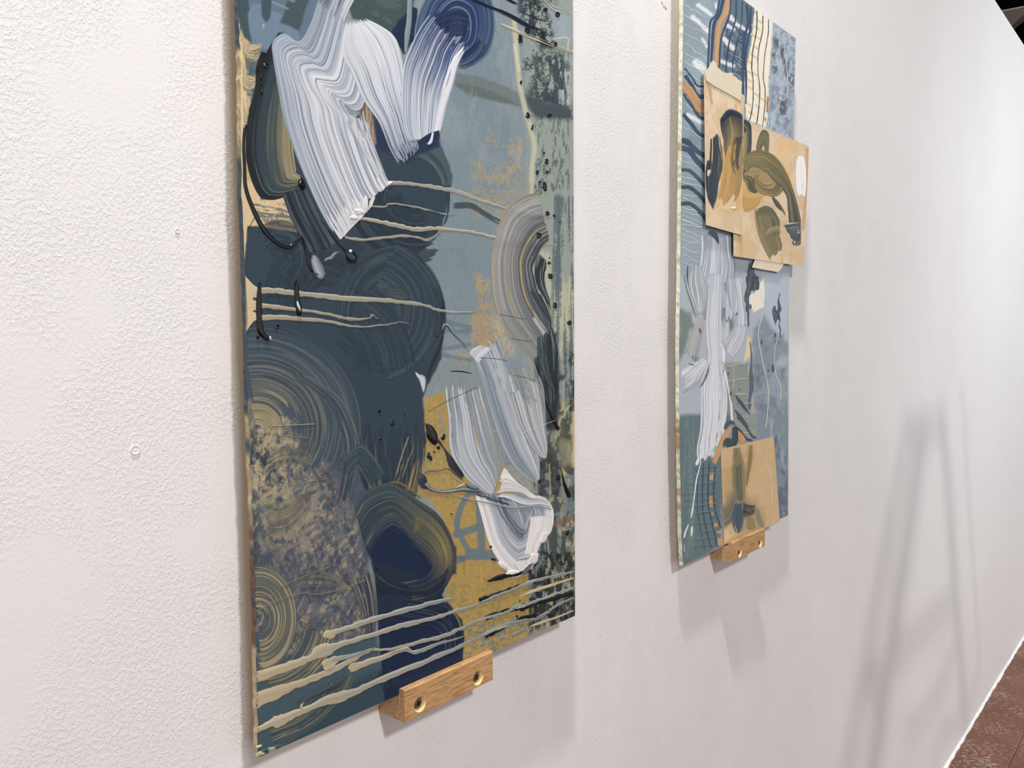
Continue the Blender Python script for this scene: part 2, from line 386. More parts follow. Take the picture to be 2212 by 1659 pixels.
_sc = [0]
def stroke(S, cols, pts=None, w=None, A=None, B=None, jag=(6, 6), edge=2.0, dry=0.0, dry0=0.0, streak=(), alpha=1.0,
           relief=0.00016, nb=1.15, du=5.0, wob=0.0, vary=0.12, name='brush_stroke', mat=None, label=None, lift=0.00003,
           ulen=110.0, bfreq=1.0, flow=1.0, dome=0.0, warp=0.04, cut=None):
    _sc[0] += 1; seed = _sc[0]
    if A is None:
        pts = [tuple(p) for p in pts]
        Wd = np.array([(p[2] if len(p) > 2 else w) for p in pts], float)[:, None]
        base = np.array([p[:2] for p in pts], float)
        L = np.linalg.norm(np.diff(base, axis=0), axis=1).sum(); nu = max(6, int(L / du) + 1)
        C = catmull(np.hstack([base, Wd]), nu)
        if len(base) == 2: C = np.hstack([catmull(base, nu), np.linspace(Wd[0, 0], Wd[-1, 0], nu)[:, None]])
        T = np.gradient(C[:, :2], axis=0); T /= np.linalg.norm(T, axis=1)[:, None] + 1e-9
        Nn = np.stack([T[:, 1], -T[:, 0]], 1)
        ra = C[:, :2] + Nn * C[:, 2:] / 2; rb = C[:, :2] - Nn * C[:, 2:] / 2
    else:
        A = np.array(A, float); B = np.array(B, float)
        L = max(np.linalg.norm(np.diff(A, axis=0), axis=1).sum(), np.linalg.norm(np.diff(B, axis=0), axis=1).sum())
        nu = max(8, int(L / du) + 1); nr = max(len(A), len(B))
        ra = catmull(A, nu); rb = catmull(B, nu)
    wid = np.linalg.norm(ra - rb, axis=1); wmax = wid.max()
    nv = int(np.clip(wmax / nb, 3, 260)) + 1
    if wob:
        s = np.linspace(0, L, nu)
        d1 = (vnoise(s / 9.0, s * 0 + 3, seed) - .5) * 2 * wob; d2 = (vnoise(s / 9.0, s * 0 + 8, seed + 5) - .5) * 2 * wob
        dr = (ra - rb) / (wid[:, None] + 1e-9)
        ra = ra + dr * d1[:, None]; rb = rb + dr * d2[:, None]
    v = np.linspace(0, 1, nv)[None, :]; u = np.linspace(0, 1, nu)[:, None]
    X = ra[:, :1] * (1 - v) + rb[:, :1] * v; Yp = ra[:, 1:] * (1 - v) + rb[:, 1:] * v
    U = np.broadcast_to(u, X.shape); V = np.broadcast_to(v, X.shape)
    up = U * L; vp = V * wmax
    b1 = vnoise(vp / (2.1 * bfreq), up / ulen, seed); b2 = vnoise(vp / (5.2 * bfreq), up / (ulen * 1.7), seed + 31)
    b3 = vnoise(vp / (16.0 * bfreq), up / (ulen * 1.2), seed + 57)
    bris = 0.45 * b1 + 0.33 * b2 + 0.22 * b3                       # about 0..1
    Vw = np.clip(V + (b2 - .5) * 2 * warp + (b3 - .5) * 2 * warp, 0, 1)
    c = palette(cols, U, Vw)
    c = c * (1 + (bris - .5)[..., None] * 2 * vary * 1.6)
    for k, st in enumerate(streak):
        sc, amt, vf, ul = st[:4]; vf = vf * .62; thr = st[4] if len(st) > 4 else 0.55
        n = 0.6 * vnoise(vp / vf, up / ul, seed + 70 + k * 9) + 0.4 * vnoise(vp / (vf * .45), up / (ul * .7), seed + 75 + k * 9)
        if len(st) > 5:                                            # ramp along u
            n = n + (st[5] * (1 - U) + st[6] * U)
        a = (sst(thr, thr + 0.14, n) * amt)[..., None]
        c = c * (1 - a) + pig(sc) * a
    # coverage
    ed = np.minimum(V, 1 - V) * wid[:, None]
    al = sst(0, 1, (ed + (.7 * b1 + .3 * b2 - .5) * edge * 1.5) / max(edge, 0.3)) if edge > 0 else np.ones_like(X)
    j0 = jag[0] * (0.15 + 0.6 * vnoise(v * wmax / 4.0, v * 0, seed + 3) + 0.5 * vnoise(v * wmax / 14.0, v * 0, seed + 4))
    j1 = jag[1] * (0.15 + 0.6 * vnoise(v * wmax / 4.0, v * 0 + 5, seed + 3) + 0.5 * vnoise(v * wmax / 14.0, v * 0 + 5, seed + 4))
    al = al * sst(-2, 2, up - j0) * sst(-2, 2, (L - up) - j1)
    if dry > 0 or dry0 > 0:
        thr = dry0 * (1 - U) + dry * U
        dn = 0.55 * b1 + 0.25 * b2 + 0.2 * vnoise(vp / 4.0, up / 14.0, seed + 90)
        al = al * np.where(thr > 0.01, sst(thr - 0.09, thr + 0.09, dn), 1.0)
    al = sst(.28, .72, al)
    al = np.clip(al * alpha, 0, 1)
    if S.clip is not None: al = al * sst(-.3, 1.2, poly_sd(X, Yp, S.clip))
    if cut is not None:
        for poly in cut: al = al * (poly_sd(X, Yp, poly) < 0)
    rel = relief * bris * np.clip(ed / 3.0, 0, 1)
    if dome: rel = rel + dome * np.sqrt(np.clip(4 * V * (1 - V), 0, 1)) * np.clip(np.minimum(up, L - up) / (0.5 * wmax + 1e-6), 0, 1) ** .5
    x = X.ravel(); y = Yp.ravel(); a = al.ravel()
    h0 = S.under(x, y).reshape(nu, nv)
    def nb3(q, fn):
        p_ = np.pad(q, 1, mode='edge'); r = fn(fn(p_[:-2], p_[1:-1]), p_[2:]); return fn(fn(r[:, :-2], r[:, 1:-1]), r[:, 2:])
    h0 = nb3(h0, np.maximum)
    for _ in range(3):
        p_ = np.pad(h0, 1, mode='edge'); r = (p_[:-2] + p_[1:-1] + p_[2:]) / 3; h0 = (r[:, :-2] + r[:, 1:-1] + r[:, 2:]) / 3
    h = h0.ravel() + lift + rel.ravel()
    F = grid_faces(nu, nv)
    F = F[(a[F].max(1) > 0.03)]
    if len(F) == 0: return None
    used = np.zeros(len(x), bool); used[F.ravel()] = True
    remap = np.cumsum(used) - 1; F = remap[F]
    x, y, a, h = x[used], y[used], a[used], h[used]
    P = S.place(x, y, h)
    rgba = np.hstack([np.clip(c.reshape(-1, 3)[used], 0.002, 0.93), a[:, None]])
    if _facing(P, F) > 0: F = F[:, ::-1]
    o = fast_mesh(name, P, F, rgba, mat or M_PAINT, S.parent)
    ra_, ca_ = S.cell(x, y); k = a > 0.5
    np.maximum.at(S.hm, (ra_[k], ca_[k]), h[k])
    if label: o['label'] = label
    return o
def _facing(P, F):
    q = F[len(F) // 2]; n = np.cross(P[q[1]] - P[q[0]], P[q[2]] - P[q[0]]); return n[1]

def blob(S, cx, cy, rx, ry, col, h=0.001, rot=0.0, rag=0.25, name='paint_blob', mat=None, label=None):
    _sc[0] += 1; seed = _sc[0]
    nr, na = 6, 18
    t = np.linspace(0, 2 * np.pi, na, endpoint=False)
    rr = 1 + (vnoise(np.cos(t) * 1.6 + 5, np.sin(t) * 1.6 + 5, seed) - .5) * 2 * rag
    X = [np.array([cx])]; Y = [np.array([cy])]; Hh = [np.array([1.0])]
    for k in range(1, nr + 1):
        f = k / nr
        ex = np.cos(t) * rx * rr * f; ey = np.sin(t) * ry * rr * f
        X.append(cx + ex * math.cos(rot) - ey * math.sin(rot)); Y.append(cy + ex * math.sin(rot) + ey * math.cos(rot))
        Hh.append(np.full(na, math.sqrt(max(0, 1 - f * f))))
    x = np.concatenate(X); y = np.concatenate(Y); hh = np.concatenate(Hh)
    hg = S.under(x, y).max() * 0.6 + 0.00003 + hh * h * (0.75 + 0.5 * vnoise(x / 4, y / 4, seed))
    faces = []
    for i in range(na): faces.append((0, 0, 1 + i, 1 + (i + 1) % na))
    P = S.place(x, y, hg); me_f = []
    for i in range(na): me_f.append((0, 1 + i, 1 + (i + 1) % na))
    for k in range(nr - 1):
        for i in range(na):
            a0 = 1 + k * na + i; a1 = 1 + k * na + (i + 1) % na
            me_f.append((a0, a0 + na, a1 + na, a1))
    me = bpy.data.meshes.new(name); me.from_pydata([tuple(q) for q in P], [], me_f); me.update()
    me.polygons.foreach_set('use_smooth', [True] * len(me.polygons))
    ca = me.color_attributes.new('Col', 'FLOAT_COLOR', 'POINT')
    cc = pig(col)[None] * (0.85 + 0.3 * vnoise(x / 3, y / 3, seed + 2))[:, None]
    ca.data.foreach_set('color', np.hstack([np.clip(cc, .002, .93), np.ones((len(x), 1))]).astype(np.float32).ravel())
    me.materials.append(mat or M_GLOSS)
    o = bpy.data.objects.new(name, me); COL.objects.link(o); o.parent = S.parent
    o.matrix_parent_inverse = Matrix.Translation(-S.parent.location)
    if label: o['label'] = label
    return o
def arc(cx, cy, r, a0, a1, n=9, ry=None):
    t = np.radians(np.linspace(a0, a1, n)); ry = r if ry is None else ry
    return [(cx + r * math.cos(q), cy + ry * math.sin(q)) for q in t]

class Ground:
    """pigment of the flat under-painting, one value per vertex of a fine grid"""
    def __init__(self, px, py): self.px, self.py = px, py; self.C = np.zeros((len(px), 3)); self.h = np.zeros(len(px)); self.k = 0
    def sel(self, poly, pad):
        p = np.asarray(poly, float); lo = p.min(0) - pad; hi = p.max(0) + pad
        return np.nonzero((self.px > lo[0]) & (self.px < hi[0]) & (self.py > lo[1]) & (self.py < hi[1]))[0]
    def mix(self, i, col, a):
        c = pig(col); self.C[i] = self.C[i] * (1 - a[:, None]) + c[None] * a[:, None]
    def all(self, col): self.C[:] = pig(col)
    def fill(self, poly, col, soft=2.0, amp=0.0, fr=0.06, alpha=1.0, spk=0.0):
        self.k += 1; i = self.sel(poly, soft * 2 + amp * 2 + 4)
        if len(i) == 0: return
        x, y = self.px[i], self.py[i]
        d = poly_sd(x, y, poly)
        if amp: d = d + (fbm(x * fr, y * fr, self.k) - .5) * 2 * amp
        a = sst(-soft, soft, d) * alpha
        if spk: a = a * (1 - spk + spk * sst(.35, .6, fbm(x * .35, y * .35, self.k + 40, 3)))
        self.mix(i, col, a)
    def mottle(self, poly, col, sx, sy, thr, soft=0.06, alpha=1.0, edge=20.0, oct=4, rot=0.0, spk=.22):
        """patches of pigment dragged sx by sy photo pixels, inside a soft outline"""
        self.k += 1; i = self.sel(poly, edge + 4)
        if len(i) == 0: return
        x, y = self.px[i], self.py[i]
        c_, s_ = math.cos(rot), math.sin(rot); xr = x * c_ + y * s_; yr = -x * s_ + y * c_
        n = fbm(xr / sx, yr / sy, self.k * 5, oct) + spk * (0.6 * vnoise(x * .55, y * .4, self.k + 7) + 0.4 * vnoise(x * .25, y * .2, self.k + 8) - .5)
        m = sst(-edge, edge, poly_sd(x, y, poly))
        a = sst(thr - soft, thr + soft, n * (0.55 + 0.45 * m)) * m * alpha
        self.mix(i, col, a)
    def line(self, pts, w, col, soft=1.0, alpha=1.0, wob=0.0, brk=0.0):
        p = catmull(np.array([q[:2] for q in pts], float), max(len(pts) * 6, 12))
        self.k += 1; i = self.sel(p, w + 6)
        if len(i) == 0: return
        x, y = self.px[i], self.py[i]; d2 = np.full(x.shape, 1e18)
        for q in range(len(p) - 1):
            ex, ey = p[q + 1] - p[q]; wx, wy = x - p[q][0], y - p[q][1]
            t = np.clip((wx * ex + wy * ey) / (ex * ex + ey * ey + 1e-9), 0, 1)
            d2 = np.minimum(d2, (wx - t * ex) ** 2 + (wy - t * ey) ** 2)
        d = w / 2 - np.sqrt(d2)
        if wob: d = d + (fbm(x * .12, y * .12, self.k) - .5) * 2 * wob
        a = sst(-soft, soft, d) * alpha
        if brk: a = a * sst(brk - .1, brk + .1, fbm(x * .1, y * .1, self.k + 9))
        self.mix(i, col, a)
    def grain(self, amt, sx, sy, rot=0.0, seed=3, poly=None):
        x, y = self.px, self.py; c_, s_ = math.cos(rot), math.sin(rot)
        n = fbm((x * c_ + y * s_) / sx, (-x * s_ + y * c_) / sy, seed, 3) - .5
        if poly is not None: n = n * sst(-15, 15, poly_sd(x, y, poly))
        self.C *= (1 + n * 2 * amt)[:, None]

def board(name, Y, thick, left_px, right_px, z0L, z0R, z1L, z1R, nx, nz, zfine, edge_fn, label, parent_loc):
    """an upright painted board: returns (root empty, Ground, finish())"""
    root = empty(name, parent_loc)
    lp = np.array([atY(x, y, Y) for x, y in left_px]); rp = np.array([atY(x, y, Y) for x, y in right_px])
    def ex(p, z):
        o = np.argsort(p[:, 2]); return np.interp(z, p[o, 2], p[o, 0])
    s = np.linspace(0, 1, nx) ** 1.12
    t = np.concatenate([np.linspace(0, zfine, nz), np.linspace(zfine, 1, 16)[1:]])
    T, Sg = np.meshgrid(t, s, indexing='ij')
    zb = z0L + (z0R - z0L) * Sg; zt = z1L + (z1R - z1L) * Sg
    Z = zb + (zt - zb) * T
    X = ex(lp, Z) * (1 - Sg) + ex(rp, Z) * Sg
    # slightly hacked left edge
    X = X + (1 - Sg) ** 30 * (vnoise(Z * 160, Z * 0, 7) - .5) * 0.0016
    P = np.stack([X.ravel(), np.full(X.size, Y), Z.ravel()], 1)
    px, py = proj_arr(P)
    G = Ground(px, py)
    def finish():
        Pg = P.copy(); Pg[:, 1] -= 0.00012 + G.h
        F = grid_faces(len(t), nx)
        if _facing(Pg, F) > 0: F = F[:, ::-1]
        rgba = np.hstack([np.clip(G.C, .002, .93), np.ones((len(P), 1))])
        fast_mesh('painted_ground', Pg, F, rgba, M_GROUND, root)
        # board body: rim loop front/back
        nt_ = len(t); idx = np.arange(len(P)).reshape(nt_, nx)
        loop = np.concatenate([idx[::4, 0], [idx[-1, 0]], idx[-1, ::8], [idx[-1, -1]], idx[::-4, -1], [idx[0, -1]], idx[0, ::-8]])
        loop = loop[np.concatenate([[True], np.diff(loop) != 0])]
        if loop[0] == loop[-1]: loop = loop[:-1]
        fr = P[loop].copy(); mid = fr.copy(); bk = fr.copy()
        jit = (vnoise(fr[:, 2] * 300, fr[:, 0] * 300, 3) - .5) * .0012
        mid[:, 1] += thick * .5; mid[:, 0] += jit; bk[:, 1] += thick
        n = len(loop); V = np.vstack([fr, mid, bk]); q = np.arange(n); q2 = (q + 1) % n
        F2 = np.vstack([np.stack([q, q2, n + q2, n + q], 1), np.stack([n + q, n + q2, 2 * n + q2, 2 * n + q], 1)])
        cc = edge_fn(V[:, 2], V[:, 0] * 50)
        o = fast_mesh('panel_edge', V, F2, np.hstack([cc, np.ones((len(V), 1))]), M_GROUND, root, False)
        # solid core just inside
        zb0 = max(z0L, z0R) + .001; xi0 = X[:, 0].max() + .001; xi1 = X[:, -1].min() - .001
        box('panel_core', (xi0, Y + .0005, zb0), (xi1, Y + thick, min(z1L, z1R) - .001), M_RAW, root).matrix_parent_inverse = Matrix.Translation(-root.location)
    tag(root, label, 'painting')
    return root, G, finish

# ------------------------------------------------------------------ wooden ledges
def ledge(xl, xr, z0, ztop, zstep, lip, groove, screws, label, group):
    D = 0.041
    root = empty('picture_ledge', ((xl + xr) / 2, 0, z0))
    c = .0016
    prof = [(0, z0), (-D + .0006, z0), (-D, z0 + .0006), (-D, ztop - c), (-D + c, ztop), (-D + lip - .0012, ztop), (-D + lip, ztop - .001),
            (-D + lip + .0012, zstep), (-.002 - groove * 0, zstep), (0, zstep)]
    n = len(prof); xs_ = [xl, xr]
    V = [(x, y, z) for x in xs_ for y, z in prof]
    Fc = [tuple(range(n)), tuple(range(n, 2 * n))[::-1]] + [(i, n + i, n + (i + 1) % n, (i + 1) % n) for i in range(n)]
    body = mesh_obj('ledge_body', V, Fc, M_WOOD, root); body.matrix_parent_inverse = Matrix.Translation(-root.location)
    import bmesh
    bm = bmesh.new(); bm.from_mesh(body.data); bmesh.ops.recalc_face_normals(bm, faces=bm.faces); bm.to_mesh(body.data); bm.free()
    body.data.materials.append(M_RAW)
    for (sx, sz) in screws:
        R, r, dep = .0078, .0058, .0042
        k = 28; cv = []; cf = []
        for (rad, y) in ((R + .0009, -D - .001), (r, -D + dep)):
            cv += [(sx + rad * math.cos(2 * math.pi * i / k), y, sz + rad * math.sin(2 * math.pi * i / k)) for i in range(k)]
        cf = [tuple(range(k)), tuple(range(k, 2 * k))[::-1]] + [(i, i + k, (i + 1) % k + k, (i + 1) % k) for i in range(k)]
        cut = mesh_obj('cutter', cv, cf, M_RAW)
        bm = bmesh.new(); bm.from_mesh(cut.data); bmesh.ops.recalc_face_normals(bm, faces=bm.faces); bm.to_mesh(cut.data); bm.free()
        md = body.modifiers.new('hole', 'BOOLEAN'); md.object = cut; md.operation = 'DIFFERENCE'; md.solver = 'EXACT'
        bpy.context.view_layer.update()
        dg = bpy.context.evaluated_depsgraph_get()
        new = bpy.data.meshes.new_from_object(body.evaluated_get(dg)); body.modifiers.clear(); body.data = new
        bpy.data.objects.remove(cut, do_unlink=True)
        # screw: domed dark bronze head; near-black cross puts the recess shade in colour
        hy = -D + dep - .0012; hv = []; hf = []
        prof_s = [(r * .98, dep * 0 + .0012), (r * .96, .0004), (r * .8, -.0001), (r * .45, -.0004), (0.0006, -.0005)]
        for rad, y in prof_s:
            hv += [(sx + rad * math.cos(2 * math.pi * i / k), hy + y, sz + rad * math.sin(2 * math.pi * i / k)) for i in range(k)]
        for a in range(len(prof_s) - 1):
            for i in range(k): hf.append((a * k + i, a * k + (i + 1) % k, (a + 1) * k + (i + 1) % k, (a + 1) * k + i))
        hf.append(tuple((len(prof_s) - 1) * k + i for i in range(k)))
        sc = mesh_obj('screw', hv, hf, M_SCREW, root, True); sc.matrix_parent_inverse = Matrix.Translation(-root.location)
        sc['label'] = 'dark bronze cross-head screw'
        a = random.Random(int(sx * 1000)).uniform(0, 1.5)
        rv = []; rf = []
        for q in range(2):
            ca_, sa_ = math.cos(a + q * math.pi / 2), math.sin(a + q * math.pi / 2)
            for (l, t_) in ((.0034, .0007), (-.0034, .0007), (-.0034, -.0007), (.0034, -.0007)):
                rv.append((sx + l * ca_ - t_ * sa_, hy - .0007, sz + l * sa_ + t_ * ca_))
            rf.append((4 * q, 4 * q + 1, 4 * q + 2, 4 * q + 3))
        nb_ = len(rv); rv += [(x, y + .0006, z) for x, y, z in rv]
        for q in range(2):
            for i in range(4): rf.append((4 * q + i, 4 * q + (i + 1) % 4, nb_ + 4 * q + (i + 1) % 4, nb_ + 4 * q + i))
        rc = mesh_obj('recess_shade_cross', rv, rf, M_SLOT_SHADE, sc)
        rc.matrix_parent_inverse = Matrix.Translation(-root.location)
        rc.matrix_parent_inverse = Matrix.Identity(4)
    tag(root, label, 'ledge', group)
    return root

# ------------------------------------------------------------------ the two ledges
def ledge_at(fl, fr, ft, st, lip, screws, label):
    a = atY(*fl, -0.041); b_ = atY(*fr, -0.041); t = atY(*ft, -0.041)
    sc = [(atY(x, y, -0.039)[0], atY(x, y, -0.039)[2]) for x, y in screws]
    return ledge(a[0], b_[0], (a[2] + b_[2]) / 2, t[2], st, lip, 0, sc, label, None)

# ================================================================== large painting
Y1 = -0.0328
L1 = [(514, 0), (519, 120), (522, 420), (529, 600), (533, 700), (534, 820), (541, 1000), (549.5, 1220), (553, 1440), (557.5, 1637)]
R1 = [(1237.5, 0), (1239, 500), (1241, 1000), (1242, 1330)]
zl = atY(557, 1637, Y1)[2]; zr = atY(1242, 1330, Y1)[2]
def edge1(z, x):
    n = fbm(z * 30, x, 2); n2 = fbm(z * 90, x, 9)
    c = pig((205, 180, 135))[None] * np.ones((len(z), 1))
    a = sst(.50, .54, fbm(z * 9, x * 0, 5))[:, None]; c = c * (1 - a) + pig((66, 84, 98))[None] * a
    a = (sst(1.36, 1.33, z) * sst(1.22, 1.25, z) * sst(.4, .5, n2))[:, None]; c = c * (1 - a) + pig((128, 82, 54))[None] * a
    return np.clip(c, .002, .9)
p1, G, finish1 = board('abstract_painting', Y1, 0.0062, L1, R1, zl, zr, 2.055, 2.055, 400, 880, (1.945 - zl) / (2.055 - zl),
                       edge1, 'large slate-blue and gold abstract painting with thick white brushstrokes', (0.58, Y1, 1.14))
z1 = Zm(480, 0, 3.95); z2 = Zm(840, 0, 3.95); z3 = Zm(480, 400, 3.95); z4 = Zm(840, 400, 3.95)
z5 = Zm(480, 800, 3.95); z6 = Zm(840, 800, 3.95); z7 = Zm(480, 1220, 3.779); z8 = Zm(840, 1200, 3.95)

SL = (47, 66, 80); SLD = (38, 55, 68); NAVY = (24, 42, 72); TEAL = (52, 78, 88); CREAM = (216, 190, 142); GOLD = (172, 144, 68)
PALE = (138, 154, 162); WHT = (214, 217, 224); BLK = (10, 14, 20); DRIP = (172, 174, 163); GREY = (150, 160, 170)
# ---- under-painting
G.all((132, 149, 156))
G.grain(.10, 14, 40, 0, 5)
G.mottle([(880, 0), (1240, 0), (1240, 700), (900, 700)], (116, 138, 148), 60, 90, .50, .10, .8, 30)
G.mottle([(930, 330), (1080, 330), (1080, 760), (930, 760)], (122, 142, 150), 50, 60, .40, .15, .9, 40)
# pale green-grey right strip
G.fill([(1135, -30), (1260, -30), (1260, 1350), (1140, 1350)], (150, 162, 150), 14, 6, .03, .85)
G.mottle([(1125, 540), (1250, 540), (1250, 780), (1140, 780)], (196, 196, 160), 14, 120, .50, .10, .7, 12)
G.mottle([(1190, 420), (1250, 420), (1250, 1000), (1190, 1000)], (72, 92, 105), 7, 160, .50, .08, .8, 10)
# dark scraped paint, top right
for pol, th in ((z2((1080, -40), (1420, -40), (1430, 420), (1280, 440), (1100, 200)), .44), (z2((1230, 430), (1490, 440), (1560, 700), (1480, 990), (1250, 990), (1200, 780)), .36),
                (z2((1180, 770), (1560, 900), (1560, 1010), (1280, 1010), (1180, 900)), .30), (z2((1100, 300), (1300, 420), (1290, 640), (1150, 620)), .52),
                (z2((1240, 1360), (1420, 1380), (1420, 1500), (1240, 1500)), .50), (z2((1200, 1560), (1330, 1560), (1330, 1720), (1200, 1720)), .47)):
    G.mottle(pol, (48, 62, 70), 12, 26, th + .01, .05, .92, 14, spk=.6)
G.mottle(z2((1100, -20), (1390, -20), (1400, 420), (1250, 380)), (26, 36, 40), 9, 20, .54, .05, .92, 12, spk=.6)
G.mottle(z2((1200, 450), (1560, 450), (1560, 1650), (1230, 1650)), (60, 80, 84), 4, 22, .60, .05, .7, 12)
G.mottle(z2((1440, 480), (1560, 480), (1560, 900), (1450, 900)), (176, 190, 196), 5, 20, .50, .06, .8, 8)
G.fill(z2((1300, -20), (1560, 120), (1560, 320), (1440, 330), (1380, 180)), (150, 168, 176), 8, 6, .05, .8)
G.line(z2((1410, 330), (1520, 320), (1530, 360), (1525, 440)), 3, (190, 204, 208), 1.2, .8)
# greenish glaze band
G.fill(z2((570, 620), (800, 660), (1150, 800), (1560, 940), (1560, 1000), (1250, 960), (1150, 925), (800, 840), (560, 720)), (104, 116, 112), 3, 3, .05, .75)
G.fill(z2((560, 690), (800, 750), (1120, 890), (1130, 905), (700, 820), (560, 740)), (84, 98, 96), 3, 4, .05, .55)
G.fill(z2((1160, 800), (1560, 940), (1560, 1005), (1280, 1000), (1180, 900)), (58, 74, 84), 5, 6, .06, .8)
# cream upright line
G.line(z2((1070, 170), (1090, 450), (1120, 740), (1170, 960), (1240, 1230), (1220, 1450), (1220, 1650)), 10, (198, 198, 160), 3.5, .8)
G.line(z2((1070, 380), (1110, 600)), 5, (220, 214, 170), 3, .6)
# gold speckle and rubbings
for pol, th, c, sx, sy in ((z2((690, 1370), (1150, 1380), (1160, 1659), (700, 1659)), .56, (188, 156, 88), 7, 9), (z2((1020, 1180), (1140, 1180), (1150, 1510), (1010, 1500)), .47, (194, 160, 84), 6, 14),
                           (z2((820, 1080), (960, 1080), (950, 1300), (820, 1300)), .55, (186, 156, 96), 7, 10), (z2((700, 690), (740, 690), (750, 960), (690, 960)), .55, (196, 170, 110), 6, 14),
                           (z4((640, 60), (1240, 0), (1240, 180), (960, 300), (640, 260)), .55, (182, 152, 84), 6, 8), (z4((740, 60), (815, 60), (815, 270), (740, 270)), .48, (196, 158, 76), 8, 18),
                           (z4((715, 760), (870, 780), (860, 930), (715, 910)), .40, (204, 160, 62), 7, 22), (z4((760, 920), (900, 920), (900, 1090), (730, 1090)), .50, (196, 154, 66), 6, 12),
                           (z4((690, 1090), (960, 1090), (1000, 1280), (860, 1400), (680, 1400)), .40, (194, 152, 64), 9, 20), (z4((850, 1110), (960, 1100), (1090, 1450), (1000, 1480)), .40, (206, 180, 130), 12, 20),
                           (z4((560, 1420), (700, 1420), (720, 1600), (560, 1560)), .47, (190, 158, 80), 8, 8)):
    G.mottle(pol, c, sx * 2.4, sy * 2.0, th + .03, .14, .62, 14, spk=1.1)
# horizontal slate smears left of the gold
for q in ((480, 1150, 690, 1215), (460, 1390, 680, 1360), (440, 1440, 690, 1490), (470, 1240, 690, 1245)):
    G.line(z4((q[0], q[1]), ((q[0] + q[2]) / 2, (q[1] + q[3]) / 2 + 6), (q[2], q[3])), 9, (96, 116, 124), 2, .65, 2)
G.fill(z4((340, 1560), (520, 1480), (700, 1520), (700, 1720), (320, 1720)), (132, 146, 148), 6, 6, .05, .7)
# gold field
G.fill([(912, 855), (960, 850), (1000, 880), (1060, 960), (1100, 1030), (1160, 1180), (1148, 1260), (1146, 1380), (1000, 1440), (960, 1440), (960, 1250), (985, 1180), (940, 1090), (895, 1062), (915, 960)], GOLD, 5, 10, .05, 1.0)
G.mottle([(915, 870), (1000, 870), (1000, 1090), (900, 1080)], (150, 140, 92), 10, 10, .50, .07, .8, 10)
G.mottle([(960, 1240), (1150, 1240), (1150, 1440), (960, 1440)], (140, 130, 84), 8, 7, .56, .06, .7, 10)
G.mottle([(1000, 1350), (1150, 1320), (1150, 1420), (1000, 1440)], (104, 122, 128), 10, 5, .55, .06, .8, 8)
G.mottle([(912, 855), (1150, 900), (1150, 1430), (930, 1430)], (200, 164, 76), 3, 3, .55, .05, .45, 10)
# blue-grey strap work in the gold
BG = (104, 124, 130)
for pts, w in ((z6((690, 1030), (610, 1180), (580, 1330), (620, 1430), (690, 1560)), 13), (z6((575, 1400), (700, 1360), (830, 1310)), 16), (z6((770, 1120), (780, 1300), (790, 1560)), 17),
               (z6((690, 1560), (800, 1570), (930, 1590)), 22), (z6((560, 1600), (700, 1600), (850, 1600)), 9), (z6((700, 1040), (800, 1060), (830, 1160)), 14)):
    G.line(pts, w, BG, 1.6, .95, 1.2)
G.fill(z8((545, 0), (660, 0), (655, 60), (550, 70)), (104, 108, 128), 3, 3, .08, .85)
G.line(z8((640, 50), (640, 165)), 3, (170, 110, 60), 1.5, .6, 1)
# lower right strip
LR = [(1150, 870), (1250, 860), (1250, 1345), (1140, 1370), (1150, 1200)]
G.fill(LR, (128, 138, 120), 6, 8, .05, .9)
G.mottle(LR, (196, 180, 122), 10, 50, .50, .08, .7, 10)
G.mottle([(1140, 960), (1245, 960), (1245, 1345), (1140, 1350)], (104, 124, 132), 14, 34, .50, .07, .8, 8)
G.mottle(LR, (58, 70, 70), 9, 28, .50, .05, .85, 10)
G.mottle([(1140, 1190), (1245, 1190), (1245, 1345), (1140, 1360)], (24, 30, 32), 6, 16, .47, .05, .9, 6)
G.mottle([(1170, 960), (1230, 940), (1225, 1010), (1170, 1010)], (62, 62, 52), 9, 14, .42, .06, .85, 8)
G.mottle([(1160, 1000), (1215, 1000), (1210, 1075), (1160, 1075)], (50, 54, 66), 14, 10, .40, .06, .8, 6)
G.line(z6((1370, 800), (1380, 1130)), 2.2, (190, 174, 120), 1, .8); G.line(z6((1345, 1470), (1345, 1659)), 2, (40, 46, 46), 1, .9)
G.line(z6((1420, 1310), (1480, 1280), (1560, 1255)), 9, (146, 92, 80), 3, .75, 2); G.line(z6((1400, 1235), (1560, 1180)), 5, (110, 134, 150), 2, .7, 1)
G.fill(z6((1440, 600), (1560, 580), (1570, 800), (1480, 820)), (150, 150, 118), 8, 6, .06, .7)
G.line(z6((1470, 400), (1520, 330), (1570, 270)), 4, (184, 190, 176), 2, .7)
G.fill([(1236, 860), (1250, 860), (1250, 1010), (1236, 1010)], (206, 186, 128), 3, 2, .1, .8)
# dark region under the grey arc
G.fill([(1150, 730), (1200, 720), (1212, 800), (1206, 900), (1190, 930), (1165, 860)], (56, 72, 80), 6, 6, .05, .9)
G.mottle([(1150, 720), (1215, 720), (1215, 930), (1160, 930)], (30, 40, 46), 5, 60, .5, .06, .8, 6)
G.mottle([(1195, 750), (1245, 740), (1245, 900), (1195, 900)], (40, 52, 54), 12, 16, .56, .06, .8, 8)
